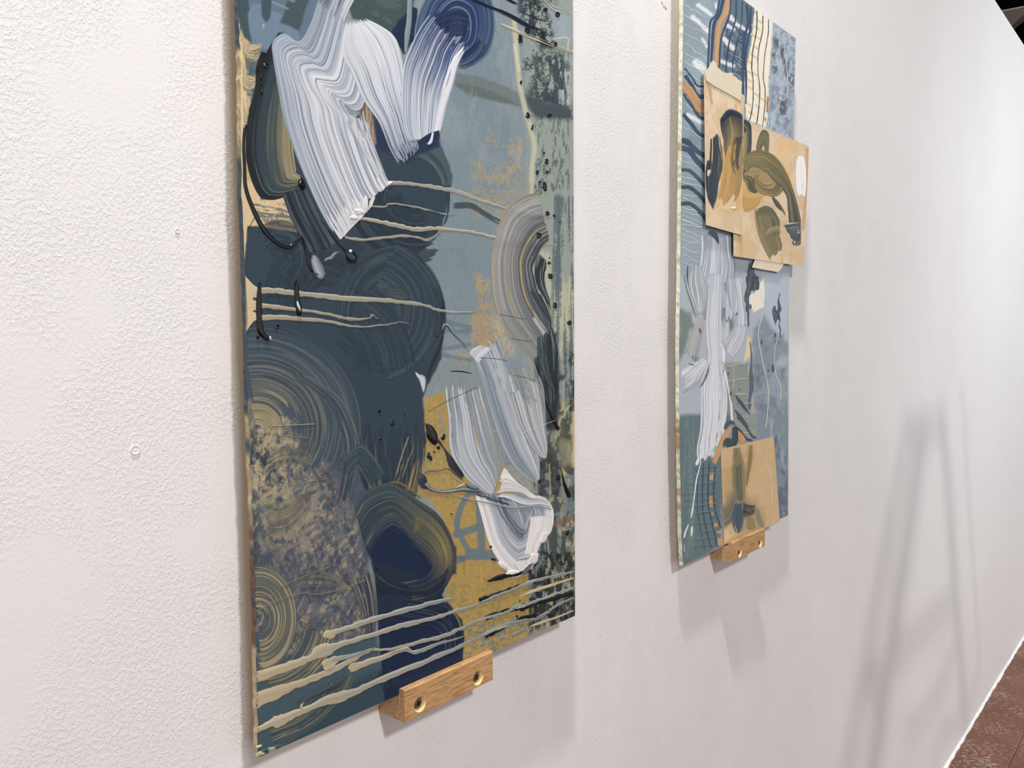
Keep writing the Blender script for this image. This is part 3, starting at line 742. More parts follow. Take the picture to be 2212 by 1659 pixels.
# slate body: overlapping lobes
G.fill([(505, 330), (560, 330), (800, 240), (880, 330), (950, 305), (978, 380), (965, 450), (942, 515), (903, 548), (930, 590), (958, 650), (962, 700), (952, 775), (925, 830), (912, 862), (920, 950), (898, 1072), (780, 1110), (760, 1000), (740, 900), (640, 780), (505, 740)], SL, 2.5, 3, .05)
G.fill([(505, -30), (760, -30), (700, 120), (600, 90), (560, 330), (505, 330)], (92, 116, 136), 6, 8, .04)
G.fill([(740, -30), (900, -30), (880, 110), (800, 60), (760, 40)], (60, 82, 82), 3, 3, .05)
G.mottle([(760, -10), (870, -10), (860, 60), (800, 55)], (84, 104, 98), 30, 12, .52, .08, .6, 8, rot=.6)
G.fill([(800, 250), (950, 280), (950, 310), (880, 350), (810, 320)], (34, 50, 84), 8, 8, .05, .9)
# navy beside the bars, tan strip between white strokes
G.fill([(876, 30), (888, 15), (905, 20), (900, 80), (872, 118), (848, 80), (845, 66), (862, 45)], NAVY, 2, 3, .06)
G.fill([(770, 220), (800, 225), (812, 310), (800, 320), (780, 260)], (168, 146, 104), 3, 2, .1)
G.mottle([(770, 220), (812, 220), (812, 320), (780, 320)], (70, 78, 88), 3, 30, .48, .05, .8, 4)
# top left dark drips
G.fill(z1((120, -40), (215, -40), (240, 120), (225, 230), (250, 380), (200, 330), (150, 240)), (52, 78, 86), 2, 2, .08, .95)
G.fill(z1((215, 130), (240, 40), (330, 30), (345, 130), (390, 190), (415, 90), (520, 130), (490, 200), (640, 250), (660, 330), (400, 430), (320, 400), (270, 400), (240, 260)), (106, 130, 152), 2, 3, .06)
G.fill(z1((330, -40), (420, -40), (415, 150), (375, 190), (340, 150)), (58, 80, 90), 2, 2, .08)
G.fill(z1((560, -40), (760, -40), (700, 120), (660, 270), (560, 215), (490, 195), (530, 120)), (64, 84, 90), 3, 3, .06)
G.line(z1((430, 20), (560, 75)), 3, (150, 172, 140), 1.4, .7); G.line(z1((560, -10), (610, 10)), 5, (140, 165, 140), 2, .6)
G.fill(z1((345, 205), (360, 215), (350, 240)), (200, 196, 170), 1.5)
# cream left margin
G.fill(z1((140, 210), (180, 320), (240, 360), (230, 380), (330, 380), (340, 470), (300, 560), (240, 520), (230, 640), (290, 660), (280, 760), (230, 760), (250, 830), (225, 960), (190, 1030), (185, 1250), (210, 1400), (300, 1640), (260, 1700), (150, 1700), (120, 210)), (190, 172, 124), 2.5, 4, .08)
G.mottle(z1((150, 380), (340, 380), (320, 760), (170, 900)), (66, 90, 96), 24, 5, .46, .05, .85, 6, rot=.35)
G.fill(z1((140, 360), (180, 360), (210, 700), (200, 1000), (190, 1260), (160, 1659), (130, 1659)), (222, 196, 142), 2, 2, .1, .9)
G.fill(z3((150, -60), (280, 0), (330, 130), (480, 90), (560, 110), (680, 410), (560, 390), (330, 355), (215, 345), (205, 500), (185, 700), (140, 700)), CREAM, 2, 2, .08)
G.mottle(z3((250, 130), (560, 160), (640, 330), (300, 300)), (74, 90, 100), 44, 4, .50, .05, .85, 5, rot=.18)
G.mottle(z3((340, 260), (640, 300), (640, 400), (340, 330)), (86, 100, 104), 40, 5, .50, .05, .7, 5, rot=.18)
G.fill(z3((215, 350), (330, 358), (560, 395), (690, 415), (700, 700), (300, 880), (210, 780), (200, 520)), SL, 1.6, 2, .08)
# left scrubbed area
G.fill([(505, 715), (640, 760), (740, 880), (790, 1010), (800, 1200), (805, 1400), (830, 1490), (700, 1560), (500, 1659), (505, 1000)], (66, 84, 100), 8, 6, .04)
SCR = [(530, 860), (640, 900), (700, 990), (770, 1100), (795, 1220), (800, 1400), (690, 1440), (540, 1430), (540, 1000)]
G.mottle(SCR, (132, 130, 118), 26, 16, .44, .12, .7, 16, rot=.9)
G.mottle([(600, 980), (790, 1000), (800, 1420), (600, 1420)], (88, 92, 108), 22, 22, .46, .14, .8, 30)
G.mottle(SCR, (186, 170, 126), 7, 20, .60, .09, .55, 16, rot=.5, spk=.4)
G.mottle(SCR, (46, 58, 80), 6, 18, .60, .08, .6, 16, rot=-.4, spk=.4)
G.mottle([(560, 1040), (700, 1050), (690, 1200), (560, 1200)], (160, 150, 122), 20, 8, .48, .12, .6, 14, rot=-.5)
G.mottle([(540, 900), (620, 900), (640, 1080), (540, 1100)], (196, 178, 130), 12, 16, .52, .09, .65, 12, spk=.4)
G.mottle([(535, 930), (580, 930), (590, 1060), (540, 1080)], (38, 52, 66), 12, 16, .55, .07, .8, 8, spk=.35)
G.fill([(505, 1150), (556, 1170), (560, 1290), (505, 1290)], (44, 66, 74), 8, 5, .06, .8)
G.fill([(540, 1180), (640, 1180), (680, 1300), (610, 1330), (560, 1260)], (76, 88, 104), 12, 10, .05, .5)
# bottom teal
G.fill([(505, 1430), (640, 1420), (815, 1370), (835, 1495), (830, 1530), (560, 1659), (500, 1659)], (66, 90, 100), 8, 6, .05)
G.fill([(700, 1500), (830, 1440), (836, 1530), (640, 1620), (600, 1625)], (46, 72, 84), 10, 8, .05, .9)
G.fill([(782, 1150), (850, 1132), (930, 1180), (975, 1170), (986, 1240), (808, 1240)], (22, 40, 70), 4, 3, .06)
G.fill([(806, 1210), (985, 1180), (985, 1225), (955, 1285), (998, 1340), (1003, 1365), (1000, 1440), (830, 1520), (820, 1400)], (20, 40, 70), 2.5, 2, .06)
G.fill([(806, 1210), (900, 1240), (940, 1290), (870, 1330), (815, 1340)], (32, 48, 66), 8, 6, .05, .9)
G.mottle(z8((440, 300), (600, 330), (610, 430), (480, 420)), (160, 142, 84), 6, 8, .47, .06, .8, 6)
# overall drag marks
G.grain(.07, 2.0, 26, 0, 8); G.grain(.07, 5, 5, 0, 21)
finish1()

S1 = Surface(Y1 - 0.00016, p1, L1[:1] + [(514, -60), (1237.5, -60)] + R1 + [(557.5, 1637)] + L1[:0:-1])
# ---- swirls in the slate body (thin, low contrast)
LT = (84, 104, 114)
def swirl(cx, cy, r0, r1, a0, a1, cols, ry=1.0, al=.75, st=LT, amt=.5, thr=.55, **k):
    k.setdefault('vary', .10); k.setdefault('jag', (60, 60))
    stroke(S1, cols, A=arc(cx, cy, r1, a0, a1, 13, r1 * ry), B=arc(cx, cy, r0, a0, a1, 13, r0 * ry), alpha=al, relief=.00009,
           streak=[(st, amt, 5, 160, thr), (SLD, .5, 9, 200, .6)], edge=5, bfreq=.9, **k)
swirl(600, 560, 6, 80, -160, 120, [SL, (54, 74, 88)], 1.1, .5, st=(92, 112, 122))
swirl(900, 420, 30, 150, 60, 200, [SLD, SL], 1.0, .6)
swirl(848, 690, 10, 118, 150, 385, [SL, (46, 65, 78), (56, 75, 86)], 1.35, .75, st=(88, 108, 114), amt=.5)
swirl(700, 640, 20, 130, 150, 330, [(50, 70, 83), SL], 1.1, .5, st=(80, 100, 110), amt=.4)
swirl(795, 672, 44, 156, -80, 98, [(50, 69, 82), SL, (46, 65, 78)], 1.0, .9, st=(82, 101, 110), amt=.4, thr=.55, jag=(50, 70))
swirl(700, 800, 60, 200, -75, 10, [(48, 67, 80), SL], 1.0, .8, st=(76, 95, 105), amt=.4, thr=.56, jag=(50, 60))
swirl(852, 660, 0, 46, -180, 30, [(56, 76, 86), (86, 100, 98)], 1.0, .6, st=(120, 128, 116))
stroke(S1, [SLD, SL, (46, 64, 76)], A=[(770, 860), (765, 960), (780, 1040), (800, 1080)], B=[(912, 860), (921, 950), (915, 1020), (898, 1072)], edge=4, relief=.00009,
       streak=[((76, 92, 98), .55, 5, 120, .56), ((130, 124, 86), .7, 6, 90, .52, -.35, .1)], jag=(90, 8), dry0=.5, alpha=.8)
stroke(S1, [(150, 130, 66), (96, 100, 84)], pts=z6((60, 960), (110, 800), (170, 620)), w=16, dry0=.35, dry=.62, jag=(2, 30), edge=4, alpha=.8, vary=.3)
stroke(S1, [(160, 136, 70), (110, 110, 84)], pts=z6((180, 1040), (230, 850), (262, 640)), w=22, dry0=.4, dry=.66, jag=(2, 40), edge=4, alpha=.8, vary=.3)
for q in ((60, 900, 170, 560), (110, 930, 215, 640), (20, 930, 90, 700)):
    stroke(S1, [(168, 168, 140)], pts=z6((q[0], q[1]), ((q[0] + q[2]) / 2 - 6, (q[1] + q[3]) / 2), (q[2], q[3])), w=3.5, dry0=.3, dry=.6, jag=(5, 5), alpha=.7)
# bristle fringe at the right of the lobe
stroke(S1, [SLD, SL], A=z4((330, 720), (430, 860), (470, 1000), (478, 1150), (460, 1320)), B=z4((250, 820), (330, 920), (370, 1020), (385, 1150), (370, 1320)), dry0=.62, dry=.25, jag=(50, 10), edge=2, vary=.2)
stroke(S1, [(46, 62, 74), SL], A=z4((430, 360), (500, 300), (530, 120), (520, -60)), B=z4((330, 470), (420, 330), (450, 130), (440, -60)), dry0=.55, dry=.35, jag=(10, 20), edge=2)
stroke(S1, [(70, 92, 98), (52, 72, 82)], A=z2((440, 1240), (500, 1360), (535, 1500), (540, 1620)), B=z2((200, 1330), (330, 1400), (420, 1520), (440, 1640)), dry0=.3, dry=.3, jag=(4, 20), edge=3, streak=[((130, 146, 148), .4, 4, 90, .6)])
stroke(S1, [(40, 58, 66), SL], pts=z4((540, 170), (700, 170), (800, 230), (900, 290), (980, 330)), w=18, alpha=.55, edge=4, dry=.4)
# left scrub circles
CT = (196, 178, 128)
for r0, r1, a0, a1, cols, st, amt, thr, dr in (
        (150, 225, -100, 40, [(60, 80, 94), (70, 88, 100)], (112, 122, 124), .5, .52, .1), (95, 160, -100, 50, [(66, 84, 98), (78, 92, 102)], (138, 136, 118), .55, .50, .1),
        (50, 100, -100, 0, [(110, 114, 104), (70, 86, 96)], (168, 156, 122), .65, .48, .15), (4, 56, -110, 60, [(150, 142, 110), (170, 156, 118)], (186, 170, 128), .7, .48, .2)):
    swirl(556, 925, r0, r1, a0, a1, cols, 1.0, .85, st=st, amt=amt, thr=thr, dry=dr + .2, dry0=.05, jag=(2, 70))
stroke(S1, [(84, 98, 108), (60, 78, 92)], A=z5((700, 10), (1000, 200), (1150, 480), (1180, 800), (1100, 1230)), B=z5((560, 10), (860, 260), (1000, 520), (1030, 800), (960, 1200)), alpha=.8, dry0=.3, dry=.42, edge=6, jag=(20, 30), streak=[((150, 146, 122), .6, 4, 120, .55), ((40, 56, 72), .6, 5, 150, .55)])
stroke(S1, [(62, 86, 94), (50, 70, 82)], A=z5((1010, 760), (1180, 620), (1300, 740), (1400, 900)), B=z5((1080, 940), (1150, 840), (1200, 900), (1250, 990)), alpha=.8, dry0=.2, dry=.35, edge=5, streak=[((96, 118, 122), .6, 4, 90, .5)])
for A_, B_, cols, st_ in (
        (z5((300, 760), (480, 640), (640, 640), (820, 760)), z5((300, 1000), (470, 860), (640, 830), (800, 900)), [(104, 110, 108), (92, 100, 104)], (172, 162, 124)),
        (z5((330, 1080), (480, 1130), (640, 1060), (770, 940)), z5((330, 1420), (520, 1430), (700, 1280), (800, 1080)), [(120, 120, 108), (96, 102, 108)], (186, 170, 128)),
        (z5((300, 1250), (330, 1450), (420, 1600), (520, 1700)), z5((420, 1250), (450, 1430), (560, 1560), (680, 1640)), [(96, 102, 104), (80, 90, 102)], (176, 164, 126)),
        (z5((820, 820), (940, 860), (990, 1000), (960, 1200)), z5((760, 960), (840, 960), (880, 1040), (840, 1200)), [(84, 88, 108), (74, 82, 104)], (150, 146, 126)),
        (z7((560, 60), (760, 20), (960, 60), (1120, 160)), z7((600, 260), (760, 230), (900, 260), (1020, 340)), [(88, 94, 106), (76, 86, 104)], (160, 152, 128)),
        (z7((560, 330), (700, 420), (820, 400), (900, 330)), z7((600, 520), (720, 560), (860, 540), (980, 480)), [(78, 88, 106), (88, 94, 106)], (170, 160, 126))):
    stroke(S1, cols, A=A_, B=B_, alpha=.38, dry0=.36, dry=.40, edge=14, jag=(26, 30), relief=.00005, ulen=70, streak=[(st_, .7, 4, 60, .50)])
stroke(S1, [(86, 92, 106)], A=z7((980, 130), (1050, 200), (1130, 420), (1180, 700)), B=z7((1230, 20), (1260, 200), (1270, 400), (1250, 650)), alpha=.75, dry0=.3, dry=.4, edge=5, jag=(20, 30), streak=[((176, 164, 130), .65, 4, 120, .52), ((30, 44, 76), .8, 4, 150, .54)])
stroke(S1, [(112, 116, 104), (74, 90, 96)], A=arc(559, 1336, 84, -110, 95, 13, 118), B=arc(559, 1336, 8, -110, 95, 13, 10), alpha=.85, dry0=.2, dry=.25, edge=5, streak=[(CT, .75, 4, 160, .5), ((48, 62, 72), .5, 5, 160, .58)], jag=(10, 20))
stroke(S1, [(100, 108, 100), (60, 84, 94)], A=arc(560, 1350, 170, 5, 85, 11, 150), B=arc(560, 1340, 95, 5, 85, 11, 110), alpha=.8, dry0=.3, dry=.3, edge=5, streak=[((180, 166, 126), .65, 4, 140, .54)], jag=(20, 10))
stroke(S1, [(80, 98, 100), (54, 78, 88)], A=z7((1150, 830), (1000, 1080), (760, 1340), (420, 1520)), B=z7((900, 900), (800, 1060), (600, 1200), (320, 1300)), alpha=.8, dry0=.35, dry=.3, edge=6, streak=[((166, 156, 120), .65, 4, 150, .54), ((44, 68, 78), .6, 5, 150, .56)], jag=(30, 14))
# scored creases
for p in (z7((470, 190), (640, 105), (900, 10)), z7((300, 370), (420, 305), (640, 235), (800, 240), (1000, 190), (1180, 120)), z5((420, 480), (600, 470), (800, 460)), z5((500, 560), (620, 570), (740, 580)), z5((560, 990), (760, 950), (920, 920))):
    stroke(S1, [(150, 142, 118), (36, 46, 60)], pts=p, w=3.2, jag=(2, 2), edge=1, dome=.0005, wob=.5, name='paint_ridge', alpha=.9)
# corner daubs
for (x, y, r, c) in ((563, 1628, 7, (190, 180, 130)), (572, 1622, 6, (60, 86, 90)), (586, 1618, 7, (150, 160, 130)), (600, 1612, 5, (64, 92, 98)), (560, 1612, 4, (220, 206, 160))):
    blob(S1, x, y, r * 1.5, r * .7, c, .0007, -.4, .4, mat=M_PAINT)

# cream curls beside it
for A_, B_ in (([(521, 52), (530, 92), (548, 104), (572, 92)], [(524, 118), (540, 134), (556, 130), (574, 112)]), ([(523, 128), (534, 160), (546, 166), (560, 150)], [(524, 196), (538, 200), (550, 190), (560, 170)]), ([(524, 205), (532, 235), (545, 238)], [(526, 262), (532, 270), (542, 262)])):
    stroke(S1, [(214, 190, 140), (196, 176, 132), (170, 160, 128)], A=A_, B=B_, dry0=.25, dry=.52, jag=(2, 18), edge=3, ulen=60, streak=[((70, 92, 100), .8, 4, 60, .56)])
# ---- dark arc, top left
stroke(S1, [(12, 20, 26), (34, 54, 62), (46, 66, 74), (70, 84, 80), (128, 124, 94), (150, 138, 100)],
       A=[(605, 62), (572, 120), (548, 200), (533, 272), (533, 350), (556, 418), (590, 432), (640, 415)], B=[(655, 110), (640, 170), (632, 235), (632, 300), (636, 340), (640, 366), (640, 372), (650, 380)], jag=(8, 6), edge=2,
       streak=[((20, 30, 36), .8, 7, 300, .56), ((176, 160, 118), .55, 4, 220, .60, -.25, .05)], ulen=240, vary=.2, label='dark teal curved brushstroke')
for q in ((370, 560, 9, 7), (330, 655, 5, 7), (332, 715, 4, 5), (335, 785, 4, 8)):
    blob(S1, 480 + q[0] / 3.95, q[1] / 3.95, q[2] * .7, q[3] * .8, (14, 20, 26), .0010)
stroke(S1, [BLK], pts=z1((360, 440, 50), (320, 560, 60), (290, 750, 34), (230, 960, 18)), jag=(2, 2), edge=1.2, mat=M_GLOSS, relief=.0001, alpha=.95)
stroke(S1, [BLK], pts=[(530, 268, 8), (526, 310, 7), (528, 360, 8), (530.6, 405, 9), (546, 450, 10), (568.6, 494, 11), (594, 521.5, 9), (622, 535, 8), (642, 519, 8), (650, 506, 4)], jag=(1, 1), edge=1, dome=.0008, mat=M_GLOSS, name='paint_line', label='glossy black looping paint line')
stroke(S1, [BLK], pts=[(551, 467, 2.5), (540, 488, 2), (532, 505, 1.5)], jag=(0, 0), edge=.6, nb=.8, mat=M_GLOSS, name='paint_line')
# ---- cream drip lines
def drip(pts, w, c0=DRIP, c1=None, al=.95, rag=1.6, dry=.0):
    c1 = c1 or c0; lo = tuple(int(q * .86) for q in c0); lo1 = tuple(int(q * .86) for q in c1)
    stroke(S1, [[c0, lo, c0], [c1, lo1, c1]], pts=pts, w=w, jag=(2, 4), edge=1.2, wob=rag, relief=.00012, dome=.00035, nb=1.2, du=3.0, vary=.08, name='paint_drip', alpha=al, dry=dry, warp=.0)
PC = (176, 174, 160)
drip([(842, 394, 9), (916, 401, 9), (982, 413, 9), (1030, 430, 8), (1080, 446, 6), (1144, 463, 4), (1198, 468, 3)], 9, PC, (190, 190, 178))
drip([(779, 446, 5), (829, 446, 4), (847, 440.5, 4), (903, 449, 4), (959, 462, 3), (985, 462, 2)], 4, PC, (150, 160, 160))
drip([(771, 472, 7), (840, 483.5, 10), (898, 495, 10), (951, 494, 9), (1017, 501, 7), (1080, 515, 6), (1156, 524, 3), (1205, 530, 2)], 9, (180, 174, 154), (196, 186, 164))
drip([(743, 512.7), (784, 518), (822, 514), (875, 510), (905, 514), (921, 519), (940, 511), (950, 500)], 7, PC, (150, 152, 142))
drip([(556, 627, 14), (600, 629, 13), (644.5, 634, 12), (733, 643, 12), (834, 649, 11), (906, 657, 8), (954, 671, 6), (1002, 675, 4), (1042, 671, 2)], 12, (190, 182, 152), (160, 168, 166))
drip([(556, 660, 12), (622, 666, 9), (708, 678.5, 7), (748, 688.6, 7), (796, 688, 4), (801.5, 680, 4), (817, 690, 3)], 8, (192, 180, 146), (132, 146, 150), rag=1.2)
drip([(556, 686, 14), (632, 687, 10), (708, 695, 9), (774, 706, 6), (847, 699, 4), (862, 695, 4), (886, 700, 3)], 9, (192, 180, 146), (126, 142, 148), rag=1.2)
stroke(S1, [[CREAM], [(196, 184, 150)]], A=[(526, 590), (535, 600), (551, 617), (566, 622)], B=[(530, 720), (543, 700), (552, 692), (566, 690)], jag=(0, 3), edge=1.5, wob=1, name='paint_drip', vary=.06)
for q in (([(545, 645), (566, 647)], 7), ([(545, 672), (566, 673)], 5)):
    stroke(S1, [SL], pts=q[0], w=q[1], jag=(2, 0), edge=1.2, vary=.05)
# ---- pale bars and navy swirl, top centre
stroke(S1, [(116, 134, 138), (136, 152, 152)], pts=[(886, -30, 11), (884, 40, 12), (880, 72, 13), (876, 115, 6)], jag=(0, 6), edge=1, vary=.1)
stroke(S1, [(120, 138, 140), (140, 154, 152)], pts=[(914, -30, 24), (912, 30, 22), (902, 75, 16)], jag=(0, 6), edge=1.2, vary=.1)
stroke(S1, [(96, 120, 140), (60, 86, 122), (42, 66, 110), (32, 54, 98), (30, 50, 92)],
       A=[(892, 96), (900, 40), (930, -20), (990, -55), (1055, -20), (1072, 50), (1060, 110), (1030, 140), (990, 152)], B=[(985, 100), (972, 70), (975, 45), (985, 38), (995, 42), (999, 55), (998, 72), (992, 84), (985, 92)], jag=(4, 26), edge=5,
       streak=[((120, 142, 158), .6, 5, 260, .60, -.1, .02), ((24, 42, 80), .7, 6, 240, .55)], dry=.30, dry0=.05, ulen=200, label='navy blue swirling brushstroke')
stroke(S1, [(28, 46, 86), (32, 52, 94)], A=[(925, 140), (950, 110), (985, 88), (1010, 84)], B=[(920, 40), (950, 20), (985, 15), (1020, 30)], alpha=.75, edge=14, jag=(10, 10), streak=[((70, 96, 140), .5, 5, 120, .58)])
stroke(S1, [(48, 70, 108), (30, 46, 88)], A=[(990, 150), (1010, 148), (1040, 125), (1052, 95)], B=[(975, 120), (1000, 112), (1022, 95), (1030, 80)], alpha=.85, dry0=.35, dry=.2, edge=3, jag=(12, 6), streak=[((110, 134, 150), .6, 4, 90, .56)])
# black diagonal lines and cream lines, top right
stroke(S1, [(20, 30, 50)], pts=[(1010, -6, 6), (1050, 12, 7), (1090, 28, 8), (1130, 50, 9), (1152, 60, 6), (1170, 64, 3)], jag=(0, 5), edge=1, wob=1, dome=.0005, name='paint_line', label='dark navy diagonal paint line')
stroke(S1, [(20, 30, 46)], pts=[(1085, -8, 7), (1106, 4, 7), (1118, 9, 3)], jag=(0, 3), edge=1, name='paint_line')
stroke(S1, [(44, 58, 64)], pts=[(1120, 22, 4), (1160, 40, 6), (1200, 48, 3)], jag=(4, 8), edge=2, alpha=.7, dry=.4)
CL = (216, 206, 176)
drip([(1166, -6, 3), (1180, 6, 4), (1193, 20, 5), (1210, 26, 4), (1238, 34, 3)], 4, CL, CL, rag=.8); drip([(1178, -4, 2), (1194, 14, 3), (1215, 20, 2), (1236, 30, 2)], 2, CL, CL, rag=.5)
drip([(1080, 51, 2), (1096, 58, 6), (1118, 68, 6), (1150, 83, 5), (1190, 99, 3), (1238, 116, 2.5)], 5, CL, CL, rag=.6); drip([(1120, 66, 1.5), (1180, 90, 1.5), (1238, 113, 4)], 2, CL, CL, rag=.4)
# ---- small black blobs
for (x, y, rx, ry, ro) in ((1178, 21, 5, 5, 0), (1204.6, 31.6, 5, 5.5, 0), (1139, 66, 5, 7, -.3), (1123.5, 83.5, 5, 9.5, -.2), (1199.5, 96, 4, 5, 0), (1125, 178, 2.4, 5, 0), (1140, 249, 5, 7, 0), (1187, 250, 5, 4, 0), (1150, 275, 2.5, 8, .2),
                          (1180.5, 349, 4.5, 6, 0), (1176.7, 402.5, 5, 11, -.2), (1161, 372, 4, 5, 0), (1182, 372, 4, 4, 0), (1175, 330, 2.5, 3, 0), (1182, 461, 5, 5.5, 0), (1197, 466, 3.5, 2.5, 0), (1164, 509, 5.5, 8, .2), (1189, 597, 5, 7, 0),
                          (1199.5, 661, 4, 6.5, 0), (1230, 697.5, 5, 5, 0), (1187, 557, 1.6, 2, 0), (1186, 568, 4, 3.5, .5), (1166, 393, 3, 2.5, 0), (1210, 480, 2, 1.2, 0),
                          (847, 914, 5, 6.5, .2), (820, 888, 4, 3, .6), (821, 948, 3, 2.5, 0), (875, 897, 1.5, 1.5, 0), (926, 984, 5, 7, -.2), (930, 990, 4, 6, 0), (947, 967, 4, 4, .6), (938, 976, 2.4, 2, 0), (957, 945, 4, 7, .3),
                          (1205, 1032, 5, 7, 0), (1225.5, 1152, 5, 6.5, 0), (1165, 1040, 4, 5, 0), (975, 1110, 3, 1, .4), (1060, 1181, 3, 3, 0), (1066, 1208, 6, 2.5, .3), (600, 702, 3, 4, -.7), (597, 709, 4, 3, 0), (659, 596, 1.5, 1.5, 0), (770, 960, 1.5, 1.5, 0)):
    blob(S1, x, y, rx, ry, (26, 32, 40) if x > 1100 else (14, 20, 26), .0008 + .00005 * rx, ro, .3)

# ---- grey arc, right
stroke(S1, [(182, 176, 158), (150, 152, 150), (156, 158, 156), (128, 136, 142), (112, 122, 130), (96, 106, 108), (72, 84, 92), (48, 62, 74)],
       A=[(1170, 414), (1130, 422), (1092, 450), (1070, 510), (1061, 570), (1066, 640), (1084, 700), (1113, 742), (1152, 782)], B=[(1190, 520), (1172, 535), (1160, 560), (1152, 580), (1156, 600), (1164, 630), (1178, 655), (1188, 682), (1194, 714)],
       jag=(16, 5), edge=3, dry0=.28, dry=.06, alpha=.93, streak=[((206, 178, 118), .7, 5, 400, .63, .02, -.02), ((200, 202, 200), .5, 4, 300, .62), ((50, 64, 74), .6, 5, 300, .60)], ulen=220, vary=.2, label='grey and ochre sweeping arc brushstroke')
stroke(S1, [(40, 54, 66), (30, 42, 52)], A=z4((1290, 560), (1250, 640), (1235, 740), (1260, 860), (1320, 960), (1390, 1080)), B=z4((1340, 620), (1345, 700), (1330, 760), (1335, 840), (1355, 920), (1385, 1000)), jag=(14, 8), edge=2, relief=.0003,
       streak=[((138, 146, 140), .7, 4, 120, .58)], dry0=.3)
stroke(S1, [(58, 72, 82), (50, 62, 70)], A=z4((1180, 860), (1230, 960), (1310, 1080), (1390, 1220)), B=z4((1320, 900), (1350, 980), (1375, 1060), (1390, 1140)), alpha=.8, dry0=.4, dry=.3, edge=2, jag=(20, 6), streak=[((150, 156, 152), .6, 4, 120, .58)])
stroke(S1, [(206, 170, 96), (190, 160, 104)], pts=z4((985, 680), (1000, 830), (1045, 1000), (1110, 1130), (1200, 1270), (1230, 1330)), w=4.5, dry=.3, dry0=.4, jag=(4, 2), alpha=.9, edge=1)
stroke(S1, [(190, 190, 188)], pts=z4((1180, 1040), (1240, 1140), (1310, 1240), (1340, 1300)), w=18, dry0=.5, dry=.25, jag=(30, 6), alpha=.8, edge=3)
stroke(S1, [(160, 164, 160), (130, 138, 140)], A=z4((960, 1040), (1050, 1240), (1200, 1420), (1260, 1480)), B=z4((1040, 1040), (1130, 1200), (1240, 1330), (1280, 1420)), alpha=.75, dry0=.35, dry=.35, edge=3, jag=(14, 6))
# dark vertical mass right of it
stroke(S1, [(70, 86, 92), (42, 56, 64), (30, 42, 48)], A=z4((1260, 1300), (1270, 1480), (1330, 1659), (1400, 1800)), B=z4((1400, 1210), (1440, 1400), (1435, 1600), (1440, 1750)), edge=4, dry0=.2, dry=.3, jag=(6, 20), alpha=.9, streak=[((136, 150, 148), .6, 4, 80, .6)])
stroke(S1, [BLK], pts=z4((1250, 1510, 10), (1275, 1590, 16), (1300, 1659, 18), (1330, 1830, 22), (1380, 1960, 20), (1440, 2070, 32), (1450, 2085, 20)), jag=(1, 1), edge=1, dome=.0008, mat=M_GLOSS, name='paint_line', label='glossy black diagonal paint line')
stroke(S1, [(16, 22, 26)], pts=z4((1440, 1520, 8), (1425, 1570, 30), (1420, 1640, 26), (1430, 1730, 30), (1420, 1800, 10)), jag=(2, 4), edge=1.2, mat=M_GLOSS, name='paint_line', wob=1)
stroke(S1, [BLK], pts=z6((1458, 815, 4), (1480, 900, 12), (1500, 980, 26), (1530, 1060, 40), (1540, 1085, 26)), jag=(0, 1), edge=1, dome=.0012, mat=M_GLOSS, name='paint_line')

# ---- slate stroke under the white, and its drips
stroke(S1, [(42, 58, 66), (58, 76, 86), (50, 66, 76), (26, 36, 44), (60, 76, 88), (84, 98, 108)], A=z3((500, 60), (560, 230), (640, 400), (700, 520), (750, 620)), B=z3((720, 20), (790, 180), (870, 330), (930, 430), (985, 520)), jag=(2, 20), edge=2, relief=.00025,
       streak=[((16, 24, 30), .85, 8, 300, .58), ((104, 120, 128), .45, 4, 200, .6)], label='dark slate brushstroke beneath the white one')
stroke(S1, [BLK, (20, 28, 34)], pts=z3((660, 420, 10), (690, 470, 16), (720, 560, 36), (750, 680, 44), (770, 740, 20)), jag=(1, 3), edge=1, dome=.0008, mat=M_GLOSS, name='paint_drip')
stroke(S1, [(50, 60, 70), (120, 128, 138), (170, 174, 184), (90, 98, 108)], pts=z3((770, 590, 50), (790, 650, 100), (815, 710, 120), (840, 760, 90), (815, 795, 60)), jag=(6, 4), edge=2, wob=2, dome=.0007, mat=M_GLOSS, relief=.0004, name='paint_drip', label='glossy grey-white paint drop')
stroke(S1, [(60, 72, 82), (150, 160, 168), (40, 50, 58)], pts=z3((870, 650, 24), (930, 610, 44), (1000, 550, 30)), jag=(6, 8), edge=2.5, wob=2.5, dry0=.3, dry=.3, relief=.0003, mat=M_GLOSS, ulen=12)
stroke(S1, [BLK], pts=z3((800, 200, 6), (850, 310, 8), (930, 420, 10), (1000, 510, 12), (1060, 570, 24)), jag=(1, 1), edge=.8, dome=.0006, mat=M_GLOSS, name='paint_line')
stroke(S1, [(8, 12, 16), (46, 54, 64), (10, 14, 18)], pts=z3((1060, 560, 40), (1095, 600, 90), (1110, 640, 80), (1112, 665, 40)), jag=(0, 0), edge=1, dome=.0022, mat=M_GLOSS, name='paint_drip', label='glossy black paint drop')
blob(S1, 755.5, 543, 3.5, 4, (200, 214, 230), .0012, 0, .2)  # highlight on the black drop, put in as a pale colour
blob(S1, 652, 398, 7.5, 13, (12, 16, 20), .0016, -.2, .2)
